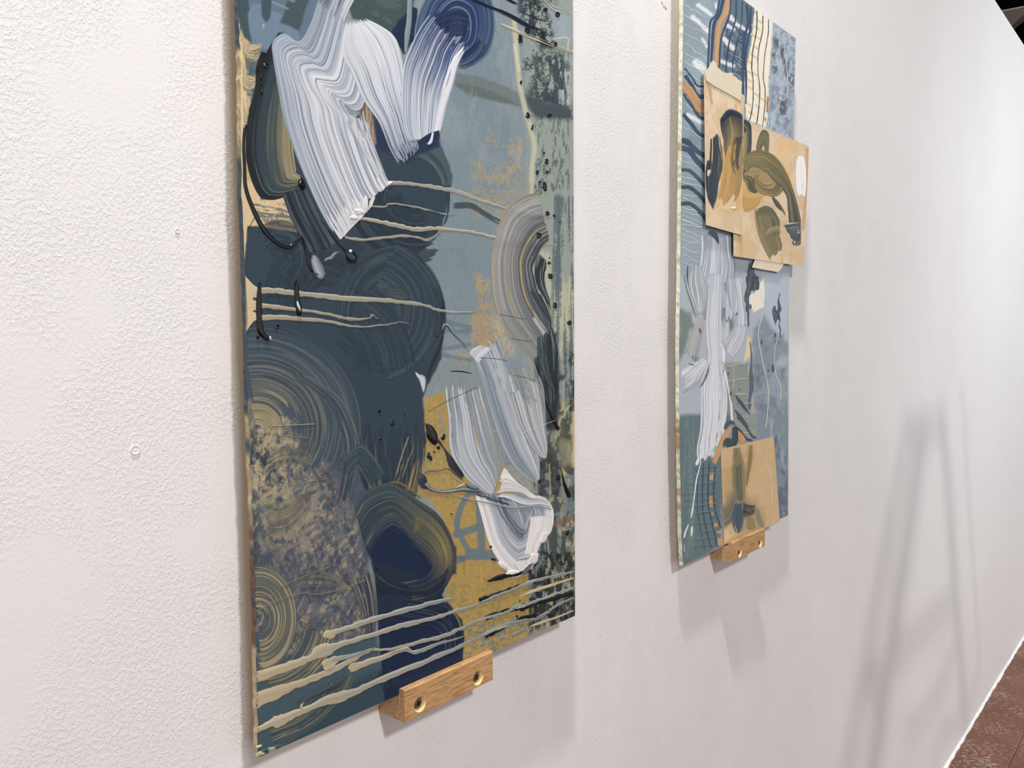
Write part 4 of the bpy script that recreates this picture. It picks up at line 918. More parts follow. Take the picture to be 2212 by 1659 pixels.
# two upright black strokes at the left
stroke(S1, [BLK], pts=[(560, 609, 3), (559, 630, 10), (558, 660, 13), (559, 690, 13), (562, 712, 14), (568, 724, 12), (578, 732, 9), (585, 728, 6)], jag=(0, 2), edge=.8, dome=.0016, mat=M_GLOSS, name='paint_drip', wob=.5, label='upright glossy black paint mark at the left edge')
blob(S1, 582, 731, 3, 4.5, (200, 204, 208), .001); blob(S1, 556, 728, 3, 4, BLK, .001)
stroke(S1, [BLK], pts=[(639.5, 603, 2), (639, 622, 10), (641, 645, 12), (645, 668, 13), (646, 682, 8)], jag=(0, 2), edge=.8, dome=.0016, mat=M_GLOSS, name='paint_drip', wob=.5, label='short upright glossy black paint mark')
stroke(S1, [(220, 222, 222)], pts=[(639, 650, 3), (641, 660, 6), (646, 671, 4)], jag=(0, 0), edge=.8, dome=.0006, nb=.8, mat=M_GLOSS)  # white highlight on the short black mark, painted in

# ---- white strokes, top
WS = [((128, 146, 166), .85, 6, 420, .52), ((226, 228, 232), .7, 4, 300, .58), ((86, 106, 128), .75, 4, 300, .60), ((150, 164, 180), .6, 14, 260, .55)]
WGT = (204, 208, 216)
stroke(S1, [(116, 134, 148), (150, 164, 176), (186, 194, 204), (206, 210, 216)], A=[(694, -14), (672, 50), (655, 95), (668, 120)], B=[(775, -14), (752, 30), (738, 70), (730, 110)], dry0=.36, dry=.30, jag=(0, 10), edge=3, alpha=.9, streak=[((96, 116, 130), .7, 4, 120, .55), ((214, 218, 222), .5, 4, 120, .6)])
stroke(S1, [[(110, 130, 148), (170, 180, 192), (200, 205, 214), WGT], [(140, 158, 176), (190, 198, 208), (208, 212, 220), (196, 202, 210)], [(168, 180, 194), WGT, (216, 218, 224), (214, 216, 222)], [(196, 202, 210), WGT, (218, 219, 224), (222, 222, 226)], [(128, 142, 156), (210, 212, 218), (224, 222, 226), (228, 226, 228)]],
       A=[(690, -10), (668, 55), (645, 88), (612, 72), (588, 92), (590, 130), (600, 190), (612, 255), (634, 325), (662, 395), (690, 455), (720, 508)],
       B=[(806, 62), (797, 140), (787, 222), (768, 240), (744, 226), (762, 256), (794, 266), (803, 294), (812, 322), (824, 356), (837, 387), (846, 398)],
       jag=(18, 16), edge=2.5, relief=.00030, streak=WS, ulen=300, vary=.10, dry0=.16, dry=.0, label='broad white zigzag brushstroke')
stroke(S1, [(196, 202, 210), (214, 216, 222), (178, 190, 200)], A=[(784, 215), (789, 258), (800, 295), (820, 345), (846, 400)], B=[(735, 235), (750, 280), (772, 320), (795, 360), (815, 405)], jag=(40, 30), dry0=.4, dry=.4, edge=5, relief=.0002, streak=WS[:2], alpha=.9)
stroke(S1, [(208, 210, 216), (226, 225, 228), (220, 220, 224)], A=[(670, 425), (700, 470), (728, 512), (735, 520)], B=[(800, 400), (812, 420), (806, 440), (798, 452)], jag=(50, 9), dry0=.6, edge=3, relief=.0004, streak=[((150, 164, 178), .6, 6, 160, .58)], alpha=.96)
for (x, y, rx, ry, ro) in ((776, 458, 10, 8, .3), (766, 471, 9, 5, 0), (842, 396, 6, 4, -.5)):
    blob(S1, x, y, rx, ry, (216, 215, 218), .0009, ro, .45, mat=M_PAINT)
stroke(S1, [[(206, 210, 216), (216, 218, 222), (214, 217, 222)], [(190, 198, 208), (206, 212, 220), (196, 204, 216)], [(128, 146, 166), (150, 164, 184), (140, 156, 178)]],
       A=[(748, 40), (738, 110), (760, 160), (784, 215), (817, 263), (842, 324), (868, 368)], B=[(786, 36), (848, 74), (868, 122), (877, 180), (885, 240), (895, 292), (906, 326)], jag=(14, 34), edge=2, dry=.40, dry0=.0, relief=.00028,
       streak=[((90, 112, 142), .85, 4, 340, .58, -.12, .08), ((232, 233, 236), .6, 4, 300, .58), ((44, 62, 98), .8, 4, 200, .6, -.3, .1)], ulen=260, label='white diagonal brushstroke with a ragged dark tip')
stroke(S1, [[(150, 166, 186), (196, 204, 216), (190, 198, 212), (222, 224, 230)], [(150, 166, 184), (188, 196, 208), (170, 182, 198), (222, 224, 232)], [(90, 116, 148), (110, 132, 166), (70, 96, 146), (150, 168, 200)], [(60, 86, 124), (52, 74, 122), (44, 66, 120), (60, 86, 140)]],
       A=[(884, 318), (868, 256), (870, 152), (888, 98), (908, 58), (934, 22)], B=[(946, 300), (958, 262), (966, 225), (984, 168), (994, 130), (1024, 84)], jag=(18, 36), edge=2, dry=.42, dry0=.02, relief=.00026,
       streak=[((104, 126, 154), .8, 4, 300, .58), ((236, 238, 242), .7, 4, 300, .58), ((34, 52, 104), .7, 4, 240, .60, -.15, .12)], ulen=260, label='white upward brushstroke fading into navy')
stroke(S1, [(230, 232, 238), (220, 224, 232)], A=[(934, 296), (944, 240), (958, 180), (976, 130), (1004, 96)], B=[(950, 290), (962, 236), (982, 172), (992, 136), (1012, 92)], jag=(6, 24), edge=2, dry=.38, dry0=.05, relief=.0003, streak=[((160, 174, 196), .6, 3, 200, .58)])
stroke(S1, [(26, 44, 80), (30, 52, 90)], A=[(905, 300), (925, 285), (950, 278)], B=[(900, 330), (930, 318), (952, 300)], jag=(5, 5), edge=4, alpha=.95)
stroke(S1, [(206, 212, 224)], pts=[(934, 283, 4), (933, 296, 6), (929, 308, 8), (922, 312, 4)], jag=(1, 3), edge=1, dome=.0006, wob=.6)
stroke(S1, [(150, 164, 180)], A=[(846, 318), (862, 350), (868, 372)], B=[(898, 300), (905, 318), (895, 335)], jag=(6, 20), edge=2, dry0=.5, dry=.62, alpha=.9, vary=.25)

# ---- white strokes, lower right
LW = [((118, 134, 148), .75, 5, 360, .55), ((232, 233, 236), .65, 4, 300, .57), ((84, 104, 118), .5, 3, 260, .62)]
stroke(S1, [(168, 178, 188), (186, 193, 200), (160, 170, 182), (146, 152, 150)], A=z6((480, 40), (478, 200), (505, 430), (515, 640), (570, 800), (700, 960), (900, 1105)), B=z6((790, 90), (800, 200), (850, 360), (905, 540), (955, 720), (975, 800), (930, 930)), jag=(46, 8), edge=2, dry0=.46, dry=.0, relief=.0003,
       streak=LW, ulen=260, alpha=.97, label='grey-white brushstroke sweeping down over gold')
stroke(S1, [(150, 162, 172)], pts=z6((430, 290), (450, 420), (480, 540)), w=14, dry0=.5, dry=.5, jag=(8, 10), alpha=.8)
stroke(S1, [(150, 162, 172), (132, 146, 158), (160, 170, 178)], A=z6((770, 20), (820, 250), (890, 480), (960, 700), (985, 830)), B=z6((1060, 0), (1120, 200), (1190, 420), (1250, 640), (1290, 780)), jag=(20, 20), edge=5, dry0=.3, relief=.0002, streak=LW, alpha=.9)
stroke(S1, [(160, 172, 184), (120, 136, 150), (170, 180, 190), (184, 190, 198), (150, 160, 168)], A=z4((680, 1440), (740, 1560), (800, 1720), (860, 1920), (930, 2130), (1000, 2300), (1080, 2420), (1180, 2500), (1270, 2560)), B=z4((900, 1260), (960, 1420), (1020, 1600), (1080, 1800), (1160, 2020), (1230, 2200), (1280, 2330), (1290, 2420), (1290, 2520)),
       jag=(26, 6), edge=2, dry0=.36, dry=.0, relief=.0003, streak=LW, ulen=300, label='tall grey-white brushstroke curling at its foot')
stroke(S1, [(150, 162, 172), (168, 176, 184), (152, 160, 164), (176, 182, 186), (140, 150, 156)], A=z6((1010, 120), (1050, 300), (1120, 500), (1210, 660), (1280, 740), (1330, 760)), B=z6((1230, -60), (1310, 120), (1335, 330), (1345, 500), (1355, 640), (1350, 740)), jag=(30, 5), edge=2, dry0=.40, dry=.0, relief=.00028, streak=LW + [((196, 182, 150), .5, 5, 200, .6)], ulen=260, alpha=.96)
stroke(S1, [(140, 152, 158), (170, 176, 178), (150, 154, 150)], A=z6((1000, -60), (1060, 60), (1120, 200), (1180, 350)), B=z6((1230, -100), (1270, 40), (1310, 180), (1330, 340)), jag=(20, 30), edge=3, dry0=.42, dry=.42, alpha=.8, streak=[((190, 178, 150), .5, 5, 120, .58)])
stroke(S1, [(190, 197, 206), (200, 205, 212)], A=z4((680, 1440), (700, 1400), (760, 1370), (830, 1350)), B=z4((760, 1540), (800, 1480), (860, 1420), (900, 1390)), jag=(4, 10), edge=3, dry=.35, relief=.0003, streak=LW[:2])
for q in ((820, 1300, 900, 1420), (900, 1260, 990, 1480), (960, 1250, 1040, 1470)):
    stroke(S1, [(196, 202, 210)], pts=z4((q[0], q[1]), (q[0] + 50, (q[1] + q[3]) / 2), (q[2], q[3])), w=5, dry0=.5, dry=.3, jag=(8, 4), alpha=.7)
# white foot
stroke(S1, [(120, 136, 148), (150, 160, 170), (128, 142, 152)], A=z6((760, 1040), (850, 1250), (960, 1450), (1080, 1600)), B=z6((1290, 1080), (1380, 1200), (1340, 1350), (1230, 1560)), jag=(4, 6), edge=5, relief=.0002, streak=[((206, 210, 216), .7, 5, 160, .55), ((84, 104, 118), .5, 4, 160, .6)])
stroke(S1, [(226, 224, 222), (232, 230, 228), (210, 214, 220), (150, 162, 174), (168, 178, 188), (110, 128, 142), (160, 170, 180)],
       A=z6((728, 1050), (780, 1220), (850, 1470), (930, 1620), (1020, 1730), (1080, 1770), (1220, 1690), (1290, 1500), (1390, 1370), (1408, 1200), (1350, 1100), (1270, 1060)), B=z6((1010, 1110), (1050, 1230), (1085, 1310), (1110, 1340), (1130, 1345), (1145, 1330), (1165, 1300), (1180, 1250), (1195, 1220), (1200, 1200), (1180, 1180), (1160, 1160)),
       jag=(6, 6), edge=2, relief=.00045, streak=[((90, 110, 124), .7, 4, 340, .59, -.02, .0), ((238, 236, 234), .7, 5, 340, .57)], ulen=260, label='thick white looping impasto stroke')
stroke(S1, [(120, 136, 148), (90, 108, 122), (150, 162, 172)], A=z6((860, 1060), (920, 1200), (1000, 1330), (1090, 1440), (1150, 1460)), B=z6((1010, 1090), (1060, 1200), (1110, 1280), (1150, 1320), (1170, 1300)), jag=(6, 10), edge=2, relief=.0003, dry0=.15, dry=.3, streak=[((206, 212, 218), .8, 4, 260, .54)], alpha=.9)
stroke(S1, [(70, 88, 100), (44, 60, 70)], pts=z6((740, 1045), (840, 1080), (960, 1110), (1050, 1140)), w=12, dry0=.3, dry=.4, jag=(3, 10), alpha=.8, streak=[((160, 172, 180), .6, 3, 60, .55)])
stroke(S1, [(220, 218, 216), (228, 225, 221), (216, 216, 214)], A=z6((935, 935), (1030, 930), (1150, 990), (1240, 1060), (1275, 1070)), B=z6((900, 1060), (1010, 1040), (1130, 1050), (1200, 1090), (1260, 1100)), jag=(8, 3), edge=2.5, relief=.0004, streak=[((150, 162, 172), .5, 5, 120, .6)])
stroke(S1, [(226, 224, 221)], A=z6((940, 920), (985, 830), (1030, 880), (1090, 950), (1150, 1000)), B=z6((960, 950), (1000, 930), (1050, 950), (1110, 985), (1160, 1020)), jag=(4, 4), edge=2, relief=.0002, vary=.05)
stroke(S1, [(206, 210, 214), (190, 197, 204)], A=z6((900, 1080), (1000, 1090), (1150, 1150), (1290, 1150), (1390, 1170)), B=z6((930, 1050), (1040, 1050), (1180, 1090), (1290, 1090), (1340, 1110)), jag=(8, 6), edge=2, relief=.0003, streak=LW[:2])
stroke(S1, [(230, 228, 226), (238, 236, 233)], A=z6((1200, 1230), (1190, 1330), (1160, 1480), (1140, 1560), (1060, 1650)), B=z6((1390, 1210), (1380, 1350), (1290, 1470), (1250, 1600), (1120, 1760)), jag=(10, 3), edge=3, relief=.0004, streak=[((170, 180, 190), .5, 5, 200, .6)], alpha=.96)
for (x, y, rx, ry, ro) in ((1108, 1238, 22, 7, -.15), (1150, 1206, 10, 16, .5), (1175, 1160, 8, 16, .5), (1085, 1222, 12, 6, .6)):
    blob(S1, x, y, rx, ry, (226, 224, 221), .0008, ro, .3, mat=M_PAINT)
stroke(S1, [(150, 160, 168), (206, 209, 212), (140, 150, 158)], pts=z6((1080, 1620, 10), (1150, 1590, 50), (1220, 1590, 30)), jag=(2, 2), edge=1, relief=.0006)
stroke(S1, [(128, 142, 152), (160, 170, 178)], pts=z6((490, 1045, 6), (580, 1072, 10), (750, 1112, 12), (900, 1140, 14), (1050, 1170, 18), (1250, 1160, 22), (1390, 1185, 14)), jag=(2, 6), edge=.8, dome=.0005, nb=1.0, name='paint_line')
for p_ in (z6((870, 530), (1040, 490)), z6((1120, 540), (1280, 480), (1430, 420)), z6((830, 1180), (930, 1210)), z6((950, 1480), (1000, 1430))):
    stroke(S1, [(220, 222, 224)], pts=p_, w=1.6, nb=.8, jag=(4, 8), edge=.5, dome=.0003, alpha=.4, dry0=.3, dry=.4, name='paint_ridge')
# hooked grey-white lines by the slate lobe
stroke(S1, [BLK, (150, 160, 172), (40, 50, 62)], pts=z4((450, 1240, 14), (470, 1190, 26), (510, 1200, 34), (560, 1270, 26), (620, 1330, 16), (680, 1410, 8)), jag=(1, 1), edge=.8, dome=.0006, nb=1, name='paint_line')
stroke(S1, [(30, 44, 54), (52, 68, 80)], pts=z4((460, 1250, 30), (420, 1370, 60), (360, 1490, 70), (330, 1600, 40), (310, 1680, 10)), jag=(2, 4), edge=2, dome=.0004, dry0=.2)
stroke(S1, [(20, 30, 40), (196, 202, 214), (210, 212, 222), (24, 34, 44)], pts=z6((222, 10, 6), (250, 50, 40), (280, 70, 70), (290, 130, 50), (295, 200, 8)), jag=(1, 1), edge=.8, dome=.0007, name='paint_line')
stroke(S1, [(20, 26, 30)], pts=z6((520, 8, 10), (620, 10, 14), (720, 30, 8)), jag=(3, 6), edge=1, dry0=.2, dry=.4)
for p_ in (z4((930, 1100), (1060, 1125), (1200, 1150)), z4((1030, 1305), (1140, 1325), (1240, 1335)), z4((760, 1470), (900, 1480), (1020, 1500)), z6((1060, 40), (1160, 60), (1260, 100)), z6((330, 360), (500, 260), (760, 140))):
    stroke(S1, [(70, 84, 94)], pts=p_, w=2, nb=.8, jag=(4, 8), edge=.6, alpha=.7, name='paint_line')
# black leaf and outlines over gold
stroke(S1, [BLK, (24, 28, 32), BLK], pts=z6((308, 450, 6), (345, 490, 60), (365, 550, 96), (385, 600, 70), (395, 640, 20)), jag=(0, 0), edge=1, dome=.0016, mat=M_GLOSS, name='paint_drip', label='glossy black leaf-shaped paint blob')
stroke(S1, [BLK, (60, 70, 78)], pts=z6((400, 580, 26), (440, 630, 22), (480, 680, 18), (520, 760, 60), (560, 830, 70), (640, 920, 40)), jag=(1, 6), edge=1, dome=.0006, mat=M_GLOSS, name='paint_line', alpha=.92)
stroke(S1, [BLK, (120, 126, 120), BLK], pts=z6((300, 880, 12), (340, 860, 18), (420, 855, 14), (510, 842, 16), (570, 890, 12), (640, 945, 10)), jag=(1, 2), edge=.8, dome=.0007, mat=M_GLOSS, nb=1, name='paint_line')
stroke(S1, [(24, 34, 44), (60, 74, 88)], pts=z6((255, 870, 20), (280, 920, 80), (300, 980, 70), (330, 1000, 30)), jag=(2, 2), edge=1.5, dome=.001, mat=M_GLOSS, name='paint_drip')
stroke(S1, [BLK, (140, 150, 156), BLK], pts=z6((300, 960, 50), (350, 1010, 34), (430, 1035, 26), (520, 1030, 32), (620, 1015, 40), (720, 1020, 44), (790, 1030, 14)), jag=(1, 2), edge=.8, dome=.0008, mat=M_GLOSS, nb=1, name='paint_line', label='black and grey curling paint line')
stroke(S1, [(190, 194, 194)], pts=z6((560, 1005, 8), (610, 980, 16), (650, 965, 8)), jag=(1, 1), edge=.8, dome=.0006, wob=1.2, nb=.8, name='paint_line')
stroke(S1, [(120, 136, 146), (70, 88, 98)], pts=z6((650, 960, 20), (700, 990, 50), (770, 1010, 30)), jag=(2, 4), edge=1, dome=.0006, mat=M_GLOSS)

# ---- wavy olive / navy stroke
stroke(S1, [[(58, 78, 86), (52, 72, 80), (46, 64, 74), (26, 42, 68)], [(62, 82, 86), (56, 74, 80), (50, 66, 74), (22, 38, 68)], [(66, 82, 80), (96, 98, 76), (72, 80, 74), (22, 38, 68)], [(52, 66, 72), (148, 130, 76), (96, 96, 72), (20, 36, 66)], [(34, 50, 70), (60, 70, 70), (40, 54, 68), (20, 36, 66)], [(50, 64, 72), (36, 52, 70), (24, 40, 68), (20, 36, 66)]],
       A=[(764, 1096), (788, 1060), (838, 1042), (872, 1056), (906, 1080), (942, 1105), (968, 1140), (984, 1185), (984, 1222), (962, 1268), (930, 1290), (880, 1302)], B=[(796, 1200), (818, 1166), (850, 1142), (876, 1160), (896, 1186), (914, 1204), (926, 1216), (930, 1228), (924, 1240), (908, 1248), (888, 1254), (860, 1258)],
       jag=(5, 14), edge=2, relief=.00014, streak=[((150, 134, 80), .5, 5, 90, .66, -.03, -.02), ((100, 118, 122), .4, 3, 260, .6), ((20, 36, 62), .6, 4, 240, .58)], ulen=200, label='wavy olive and navy brushstroke')
stroke(S1, [(166, 138, 62), (140, 122, 66)], A=z6((280, 1180), (300, 1260), (300, 1330), (260, 1400)), B=z6((190, 1240), (200, 1310), (190, 1370), (130, 1420)), alpha=.45, edge=14, dry0=.42, dry=.45, jag=(14, 14))
stroke(S1, [(160, 138, 74), (104, 104, 76)], pts=z6((0, 960), (90, 960), (190, 1020), (300, 1110)), w=8, alpha=.6, edge=3, dry0=.3, dry=.4, jag=(6, 10))
stroke(S1, [(30, 46, 62), (36, 52, 68), (26, 40, 76)], A=z8((-140, 40), (0, 200), (160, 260), (300, 240), (440, 160), (540, 40)), B=z8((-100, 330), (60, 340), (200, 350), (330, 360), (420, 320), (470, 260)), alpha=.8, edge=6, jag=(10, 10), streak=[((110, 116, 96), .5, 4, 260, .62), ((20, 38, 68), .6, 6, 260, .55)], ulen=200)
stroke(S1, [(34, 50, 72), (22, 44, 76)], A=z8((80, 360), (300, 380), (520, 440), (610, 540), (635, 660), (625, 860)), B=z8((40, 560), (200, 600), (360, 640), (430, 700), (460, 780), (450, 900)), alpha=.8, edge=5, dry0=.2, dry=.2, jag=(20, 14), streak=[((96, 112, 118), .5, 4, 160, .6), ((18, 38, 70), .6, 5, 200, .55)])
stroke(S1, [(140, 134, 96)], pts=z8((500, 470), (560, 500), (600, 570), (620, 640)), w=5, dry0=.45, dry=.45, alpha=.7)
stroke(S1, [(52, 74, 84), (40, 62, 78)], A=z7((1270, 870), (1290, 960), (1310, 1040)), B=z7((1400, 830), (1440, 900), (1450, 960)), alpha=.7, edge=3, dry0=.2, dry=.4, streak=[((24, 40, 80), .7, 3, 40, .5)], ulen=30)
for q in range(5):
    stroke(S1, [(96, 104, 108)], pts=z6((30 + q * 40, 1380 + q * 14), (120 + q * 40, 1340 + q * 30), (200 + q * 30, 1440 + q * 20)), w=1.6, nb=.8, jag=(4, 8), edge=.5, alpha=.4)

# ---- black dashes on the gold, bottom right
def dash(pts, w, lab=None): stroke(S1, [(12, 16, 20), (22, 28, 34)], pts=pts, w=w, jag=(1, 4), edge=1, wob=1.6, dome=.0007, mat=M_GLOSS, name='paint_drip', dry=.25)
dash([(1050, 1256, 3), (1064, 1252, 9), (1082, 1246, 12), (1112, 1240, 11), (1150, 1232, 6)], 9)
stroke(S1, [(30, 40, 48), (120, 134, 142)], pts=z8((1120, 160, 20), (1160, 130, 40), (1200, 90, 30), (1230, 60, 12)), jag=(2, 2), edge=1, dome=.0008, mat=M_GLOSS, name='paint_drip')
dash([(1033, 1297, 8), (1046, 1292, 10), (1062, 1288, 8), (1084, 1279, 7), (1106, 1271, 8), (1128, 1264, 7), (1152, 1258, 4)], 8)
dash([(1047, 1337, 8), (1062, 1331, 13), (1084, 1322, 8), (1108, 1317, 10), (1120, 1312, 12), (1134, 1310, 14), (1152, 1303, 10), (1180, 1297, 10), (1210, 1289, 9), (1238, 1279, 9)], 10)
dash([(1112, 1342, 3), (1124, 1337, 9), (1144, 1332, 8), (1166, 1326, 3)], 7)
dash([(1046, 1377, 6), (1060, 1370, 9), (1076, 1362, 6), (1094, 1356, 3)], 7)
stroke(S1, [(14, 18, 22)], pts=[(1120, 1314, 3), (1128, 1317, 8), (1134, 1312, 3)], jag=(0, 0), edge=.8, dome=.001, mat=M_GLOSS)
for q in ((1116, 1331, 2), (1123, 1298, 1.4), (1184, 1283, 2), (1184, 1320, 2)): blob(S1, q[0], q[1], q[2], q[2] * 1.6, BLK, .0006)
# ---- bottom drip lines
LC = (200, 182, 142); RC = (134, 148, 154)
def bdrip(pts, rag=1.8):
    stroke(S1, [[LC, (184, 168, 134), LC], [(190, 178, 148), (160, 158, 140), (190, 178, 148)], [(172, 172, 158), (128, 142, 148), (176, 174, 158)], [(176, 172, 152), (118, 134, 142), (172, 170, 156)]], pts=pts, w=10, jag=(2, 4), edge=1.2, wob=rag, relief=.00012, dome=.0004, nb=1.2, du=3.0, vary=.07, name='paint_drip', warp=0)
bdrip([(698, 1377, 6), (706, 1371, 18), (716, 1370, 20), (728, 1364, 12), (771, 1349.7, 13), (830, 1331, 12), (898, 1312, 10), (940, 1301, 9), (974, 1293.7, 6), (982, 1292, 3)])
bdrip([(543, 1467, 24), (600, 1447, 22), (639, 1434, 20), (672, 1420, 16), (690, 1408, 30), (712, 1401, 26), (730, 1394, 14), (797.5, 1373.5, 12), (850, 1357, 12), (898, 1344, 11), (941, 1334, 9), (985, 1319, 8), (1030, 1306, 7), (1060, 1292, 8), (1093, 1278.5, 7), (1130, 1263, 8), (1169, 1250.6, 8), (1205, 1243, 8), (1241, 1234, 6)])
bdrip([(543, 1517, 34), (590, 1498, 30), (620, 1486, 20), (660, 1471, 16), (718, 1447.6, 17), (760, 1426, 12), (797.5, 1405, 9), (830, 1403, 8), (870, 1396, 9), (903, 1387, 10), (954, 1374.7, 9), (1000, 1355, 8), (1042.5, 1336.7, 7), (1064, 1331, 8), (1090, 1323, 7), (1113, 1311, 9), (1140, 1304, 7), (1169, 1293.7, 7), (1210, 1279, 7), (1241, 1269, 6)])
bdrip([(696, 1440, 18), (710, 1434, 24), (722, 1426, 16), (740, 1421, 10), (775, 1410, 8), (812, 1400, 5)])
bdrip([(754, 1448, 14), (764, 1441, 20), (778, 1436, 16), (800, 1428, 12), (824, 1421, 12), (850, 1411, 10), (877, 1402.6, 10), (888, 1407, 9), (900, 1409, 9), (920, 1401, 9), (941, 1392, 8), (970, 1383, 6), (992, 1377, 5), (1020, 1368, 3)])
bdrip([(543, 1583, 16), (580, 1565, 14), (596, 1560, 26), (612, 1553, 24), (640, 1541, 16), (672, 1528, 14), (705, 1513.7, 20), (735, 1505, 24), (765, 1495, 16), (797.5, 1479, 14), (850, 1457, 14), (900, 1437, 13), (950, 1415, 11), (1002, 1392, 9), (1030, 1378, 8), (1055, 1364.6, 8), (1093, 1349, 8), (1125, 1341, 8), (1156.5, 1336.7, 8), (1185, 1320, 8), (1204.6, 1306, 8), (1222, 1298, 6), (1241, 1290, 6)])
bdrip([(648, 1530, 6), (660, 1510, 8), (700, 1490, 7), (722, 1478, 3)], 1)
stroke(S1, [(56, 78, 90)], pts=[(640, 1520, 10), (680, 1498, 16), (720, 1484, 14), (742, 1472, 6)], jag=(4, 8), edge=3, alpha=.7, dry=.3)
for pts in ([(1122, 1289, 2), (1150, 1277, 8), (1194, 1263, 6), (1242, 1247, 4)], [(1141, 1355, 2), (1165, 1346, 7), (1200, 1334, 5), (1241, 1318, 4)]):
    stroke(S1, [(206, 190, 148), (190, 176, 136)], pts=pts, jag=(1, 3), edge=1, wob=.8, dry=.3, dry0=.2, name='paint_drip')
for q in ((1040, 1392), (1062, 1386), (1085, 1378), (1112, 1370), (1128, 1363)):
    blob(S1, q[0], q[1] - 1, 8, 2.5, (110, 138, 150), .0006, -.42, .5, mat=M_PAINT)

ledge_at((874.3, 1562), (1064.8, 1469), (874, 1491), 1.1394, 0.0080, [(904.5, 1520), (1030, 1463)], 'varnished wooden ledge block holding up the large slate-blue and gold painting')
ledge_at((1581.6, 1214), (1652, 1179), (1581.6, 1172.5), 1.1385, 0.0075, [(1596, 1193), (1640, 1172.5)], 'varnished wooden ledge block under the narrow collaged painting, holding a tan card')

# ================================================================== narrow collaged painting
PK = 0.98
Y2 = -0.0245
L2 = [(1476, 0), (1471, 450), (1467, 750), (1468, 950), (1471.5, 1150), (1475.5, 1222)]
R2 = [(1718.9, 82.9), (1714, 300), (1704, 620), (1702, 1113)]
a_ = atY(1475.5, 1222, Y2)[2]; b_ = atY(1702, 1113, Y2)[2]; zt2 = atY(1718.9, 82.9, Y2)[2]
def edge2(z, x):
    n = fbm(z * 40, x, 2); n2 = fbm(z * 120, x, 9)
    c = pig((206, 208, 182))[None] * np.ones((len(z), 1))
    a = (sst(.55, .70, n2) * .6)[:, None]; c = c * (1 - a) + pig((158, 166, 128))[None] * a
    a = (sst(.55, .62, n) * sst(1.40, 1.36, z) * .8)[:, None]; c = c * (1 - a) + pig((150, 112, 62))[None] * a
    a = (sst(.58, .64, n) * sst(1.75, 1.8, z) * .6)[:, None]; c = c * (1 - a) + pig((166, 120, 70))[None] * a
    return np.clip(c, .002, .9)
p2, G, finish2 = board('collaged_painting', Y2, 0.0066, L2, R2, a_, b_, zt2 + .004, zt2, 170, 640, .985, edge2,
                       'narrow pale blue abstract painting with collaged tan sheets', (1.32, Y2, 1.14))
q1 = Zm(1430, 0, 5.186); q2 = Zm(1430, 300, 5.186); q3 = Zm(1430, 600, 5.186); q4 = Zm(1430, 900, 4.88)
PB = (138, 158, 168); NV = (62, 82, 112); CORK = (198, 154, 106); SG = (112, 130, 128); CRM = (238, 230, 206)
G.all(PB); G.grain(.06, 10, 30, 0, 4)
G.mottle(q1((220, -50), (700, -50), (560, 800), (220, 1500)), (150, 172, 182), 20, 26, .5, .1, .7, 20)
G.mottle(q1((220, 1000), (480, 1000), (480, 1700), (220, 1700)), (118, 140, 154), 14, 20, .5, .1, .8, 12)
# hatched darker field in the upper middle
G.fill(q1((770, -60), (1060, 60), (1010, 350), (960, 700), (930, 1080), (900, 900), (650, 780), (690, 400)), (88, 112, 130), 4, 3, .08, .9)
G.mottle(q1((690, 300), (980, 300), (930, 900), (660, 800)), (62, 86, 110), 5, 12, .5, .08, .8, 6, rot=.6)
# white flashes
for p_, w in ((q1((400, 60), (480, 110), (550, 165)), 8), (q1((340, 190), (430, 270), (520, 350)), 9), (q1((380, 700), (430, 740), (495, 800)), 17), (q1((455, 440), (500, 520)), 6), (q1((290, 1290), (360, 1330), (445, 1375)), 9), (q1((770, 190), (800, 230)), 9), (q1((830, 270), (960, 350)), 8),
             (q1((700, 440), (790, 540)), 10), (q1((670, 690), (790, 740)), 10), (q1((740, 290), (800, 330)), 7), (q1((600, 40), (610, 90)), 4)):
    G.line(p_, w, (224, 230, 232), 2.0, .9, 2.5)
# cream field
G.fill(q1((1040, 90), (1245, 250), (1240, 480), (1215, 700), (1195, 950), (1205, 1200), (1165, 1430), (950, 1350), (930, 1100), (945, 780), (985, 560), (1015, 350)), CRM, 2, 2.5, .1)
for x, y in ((1090, 240), (1070, 320), (1020, 290), (1080, 430), (1040, 640), (985, 700), (985, 815), (1040, 830), (980, 905), (990, 990), (1055, 1060), (965, 1170), (1065, 1190), (1135, 1120), (1000, 1270), (1020, 400), (1045, 530), (1000, 610)):
    G.line(q1((x - 22, y - 16), (x + 24, y + 14)), 4.2, (224, 184, 104), 1.6, .8, .8)
G.fill(q1((1175, 1075), (1200, 1090), (1190, 1270), (1165, 1250)), (178, 120, 74), 1, 1, .2); G.fill(q1((1150, 1310), (1175, 1330), (1160, 1370), (1145, 1350)), (190, 136, 84), 1, 1, .2)
# right column
RC2 = q1((1245, 240), (1510, 430), (1500, 1000), (1470, 1500), (1440, 1620), (1165, 1440), (1205, 1200), (1195, 950), (1215, 700))
G.fill(RC2, (156, 173, 186), 2, 2, .1)
G.mottle(RC2, (176, 196, 212), 10, 14, .5, .1, .7, 8); G.mottle(RC2, (104, 114, 130), 9, 14, .60, .09, .6, 8, spk=.6)
for x, y, rx, ry in ((1345, 600, 45, 80), (1390, 760, 40, 110), (1440, 890, 50, 70), (1350, 1200, 55, 90), (1260, 760, 40, 70), (1240, 640, 30, 60), (1290, 480, 40, 60), (1400, 1110, 20, 60)):
    G.mottle(q1((x - rx, y - ry), (x + rx, y - ry * .8), (x + rx, y + ry), (x - rx * .7, y + ry)), (78, 78, 98), 8, 12, .42, .08, .85, 6, spk=.6)
G.mottle(q1((1210, 950), (1290, 950), (1280, 1250), (1200, 1250)), (110, 130, 158), 12, 20, .42, .1, .7, 8)
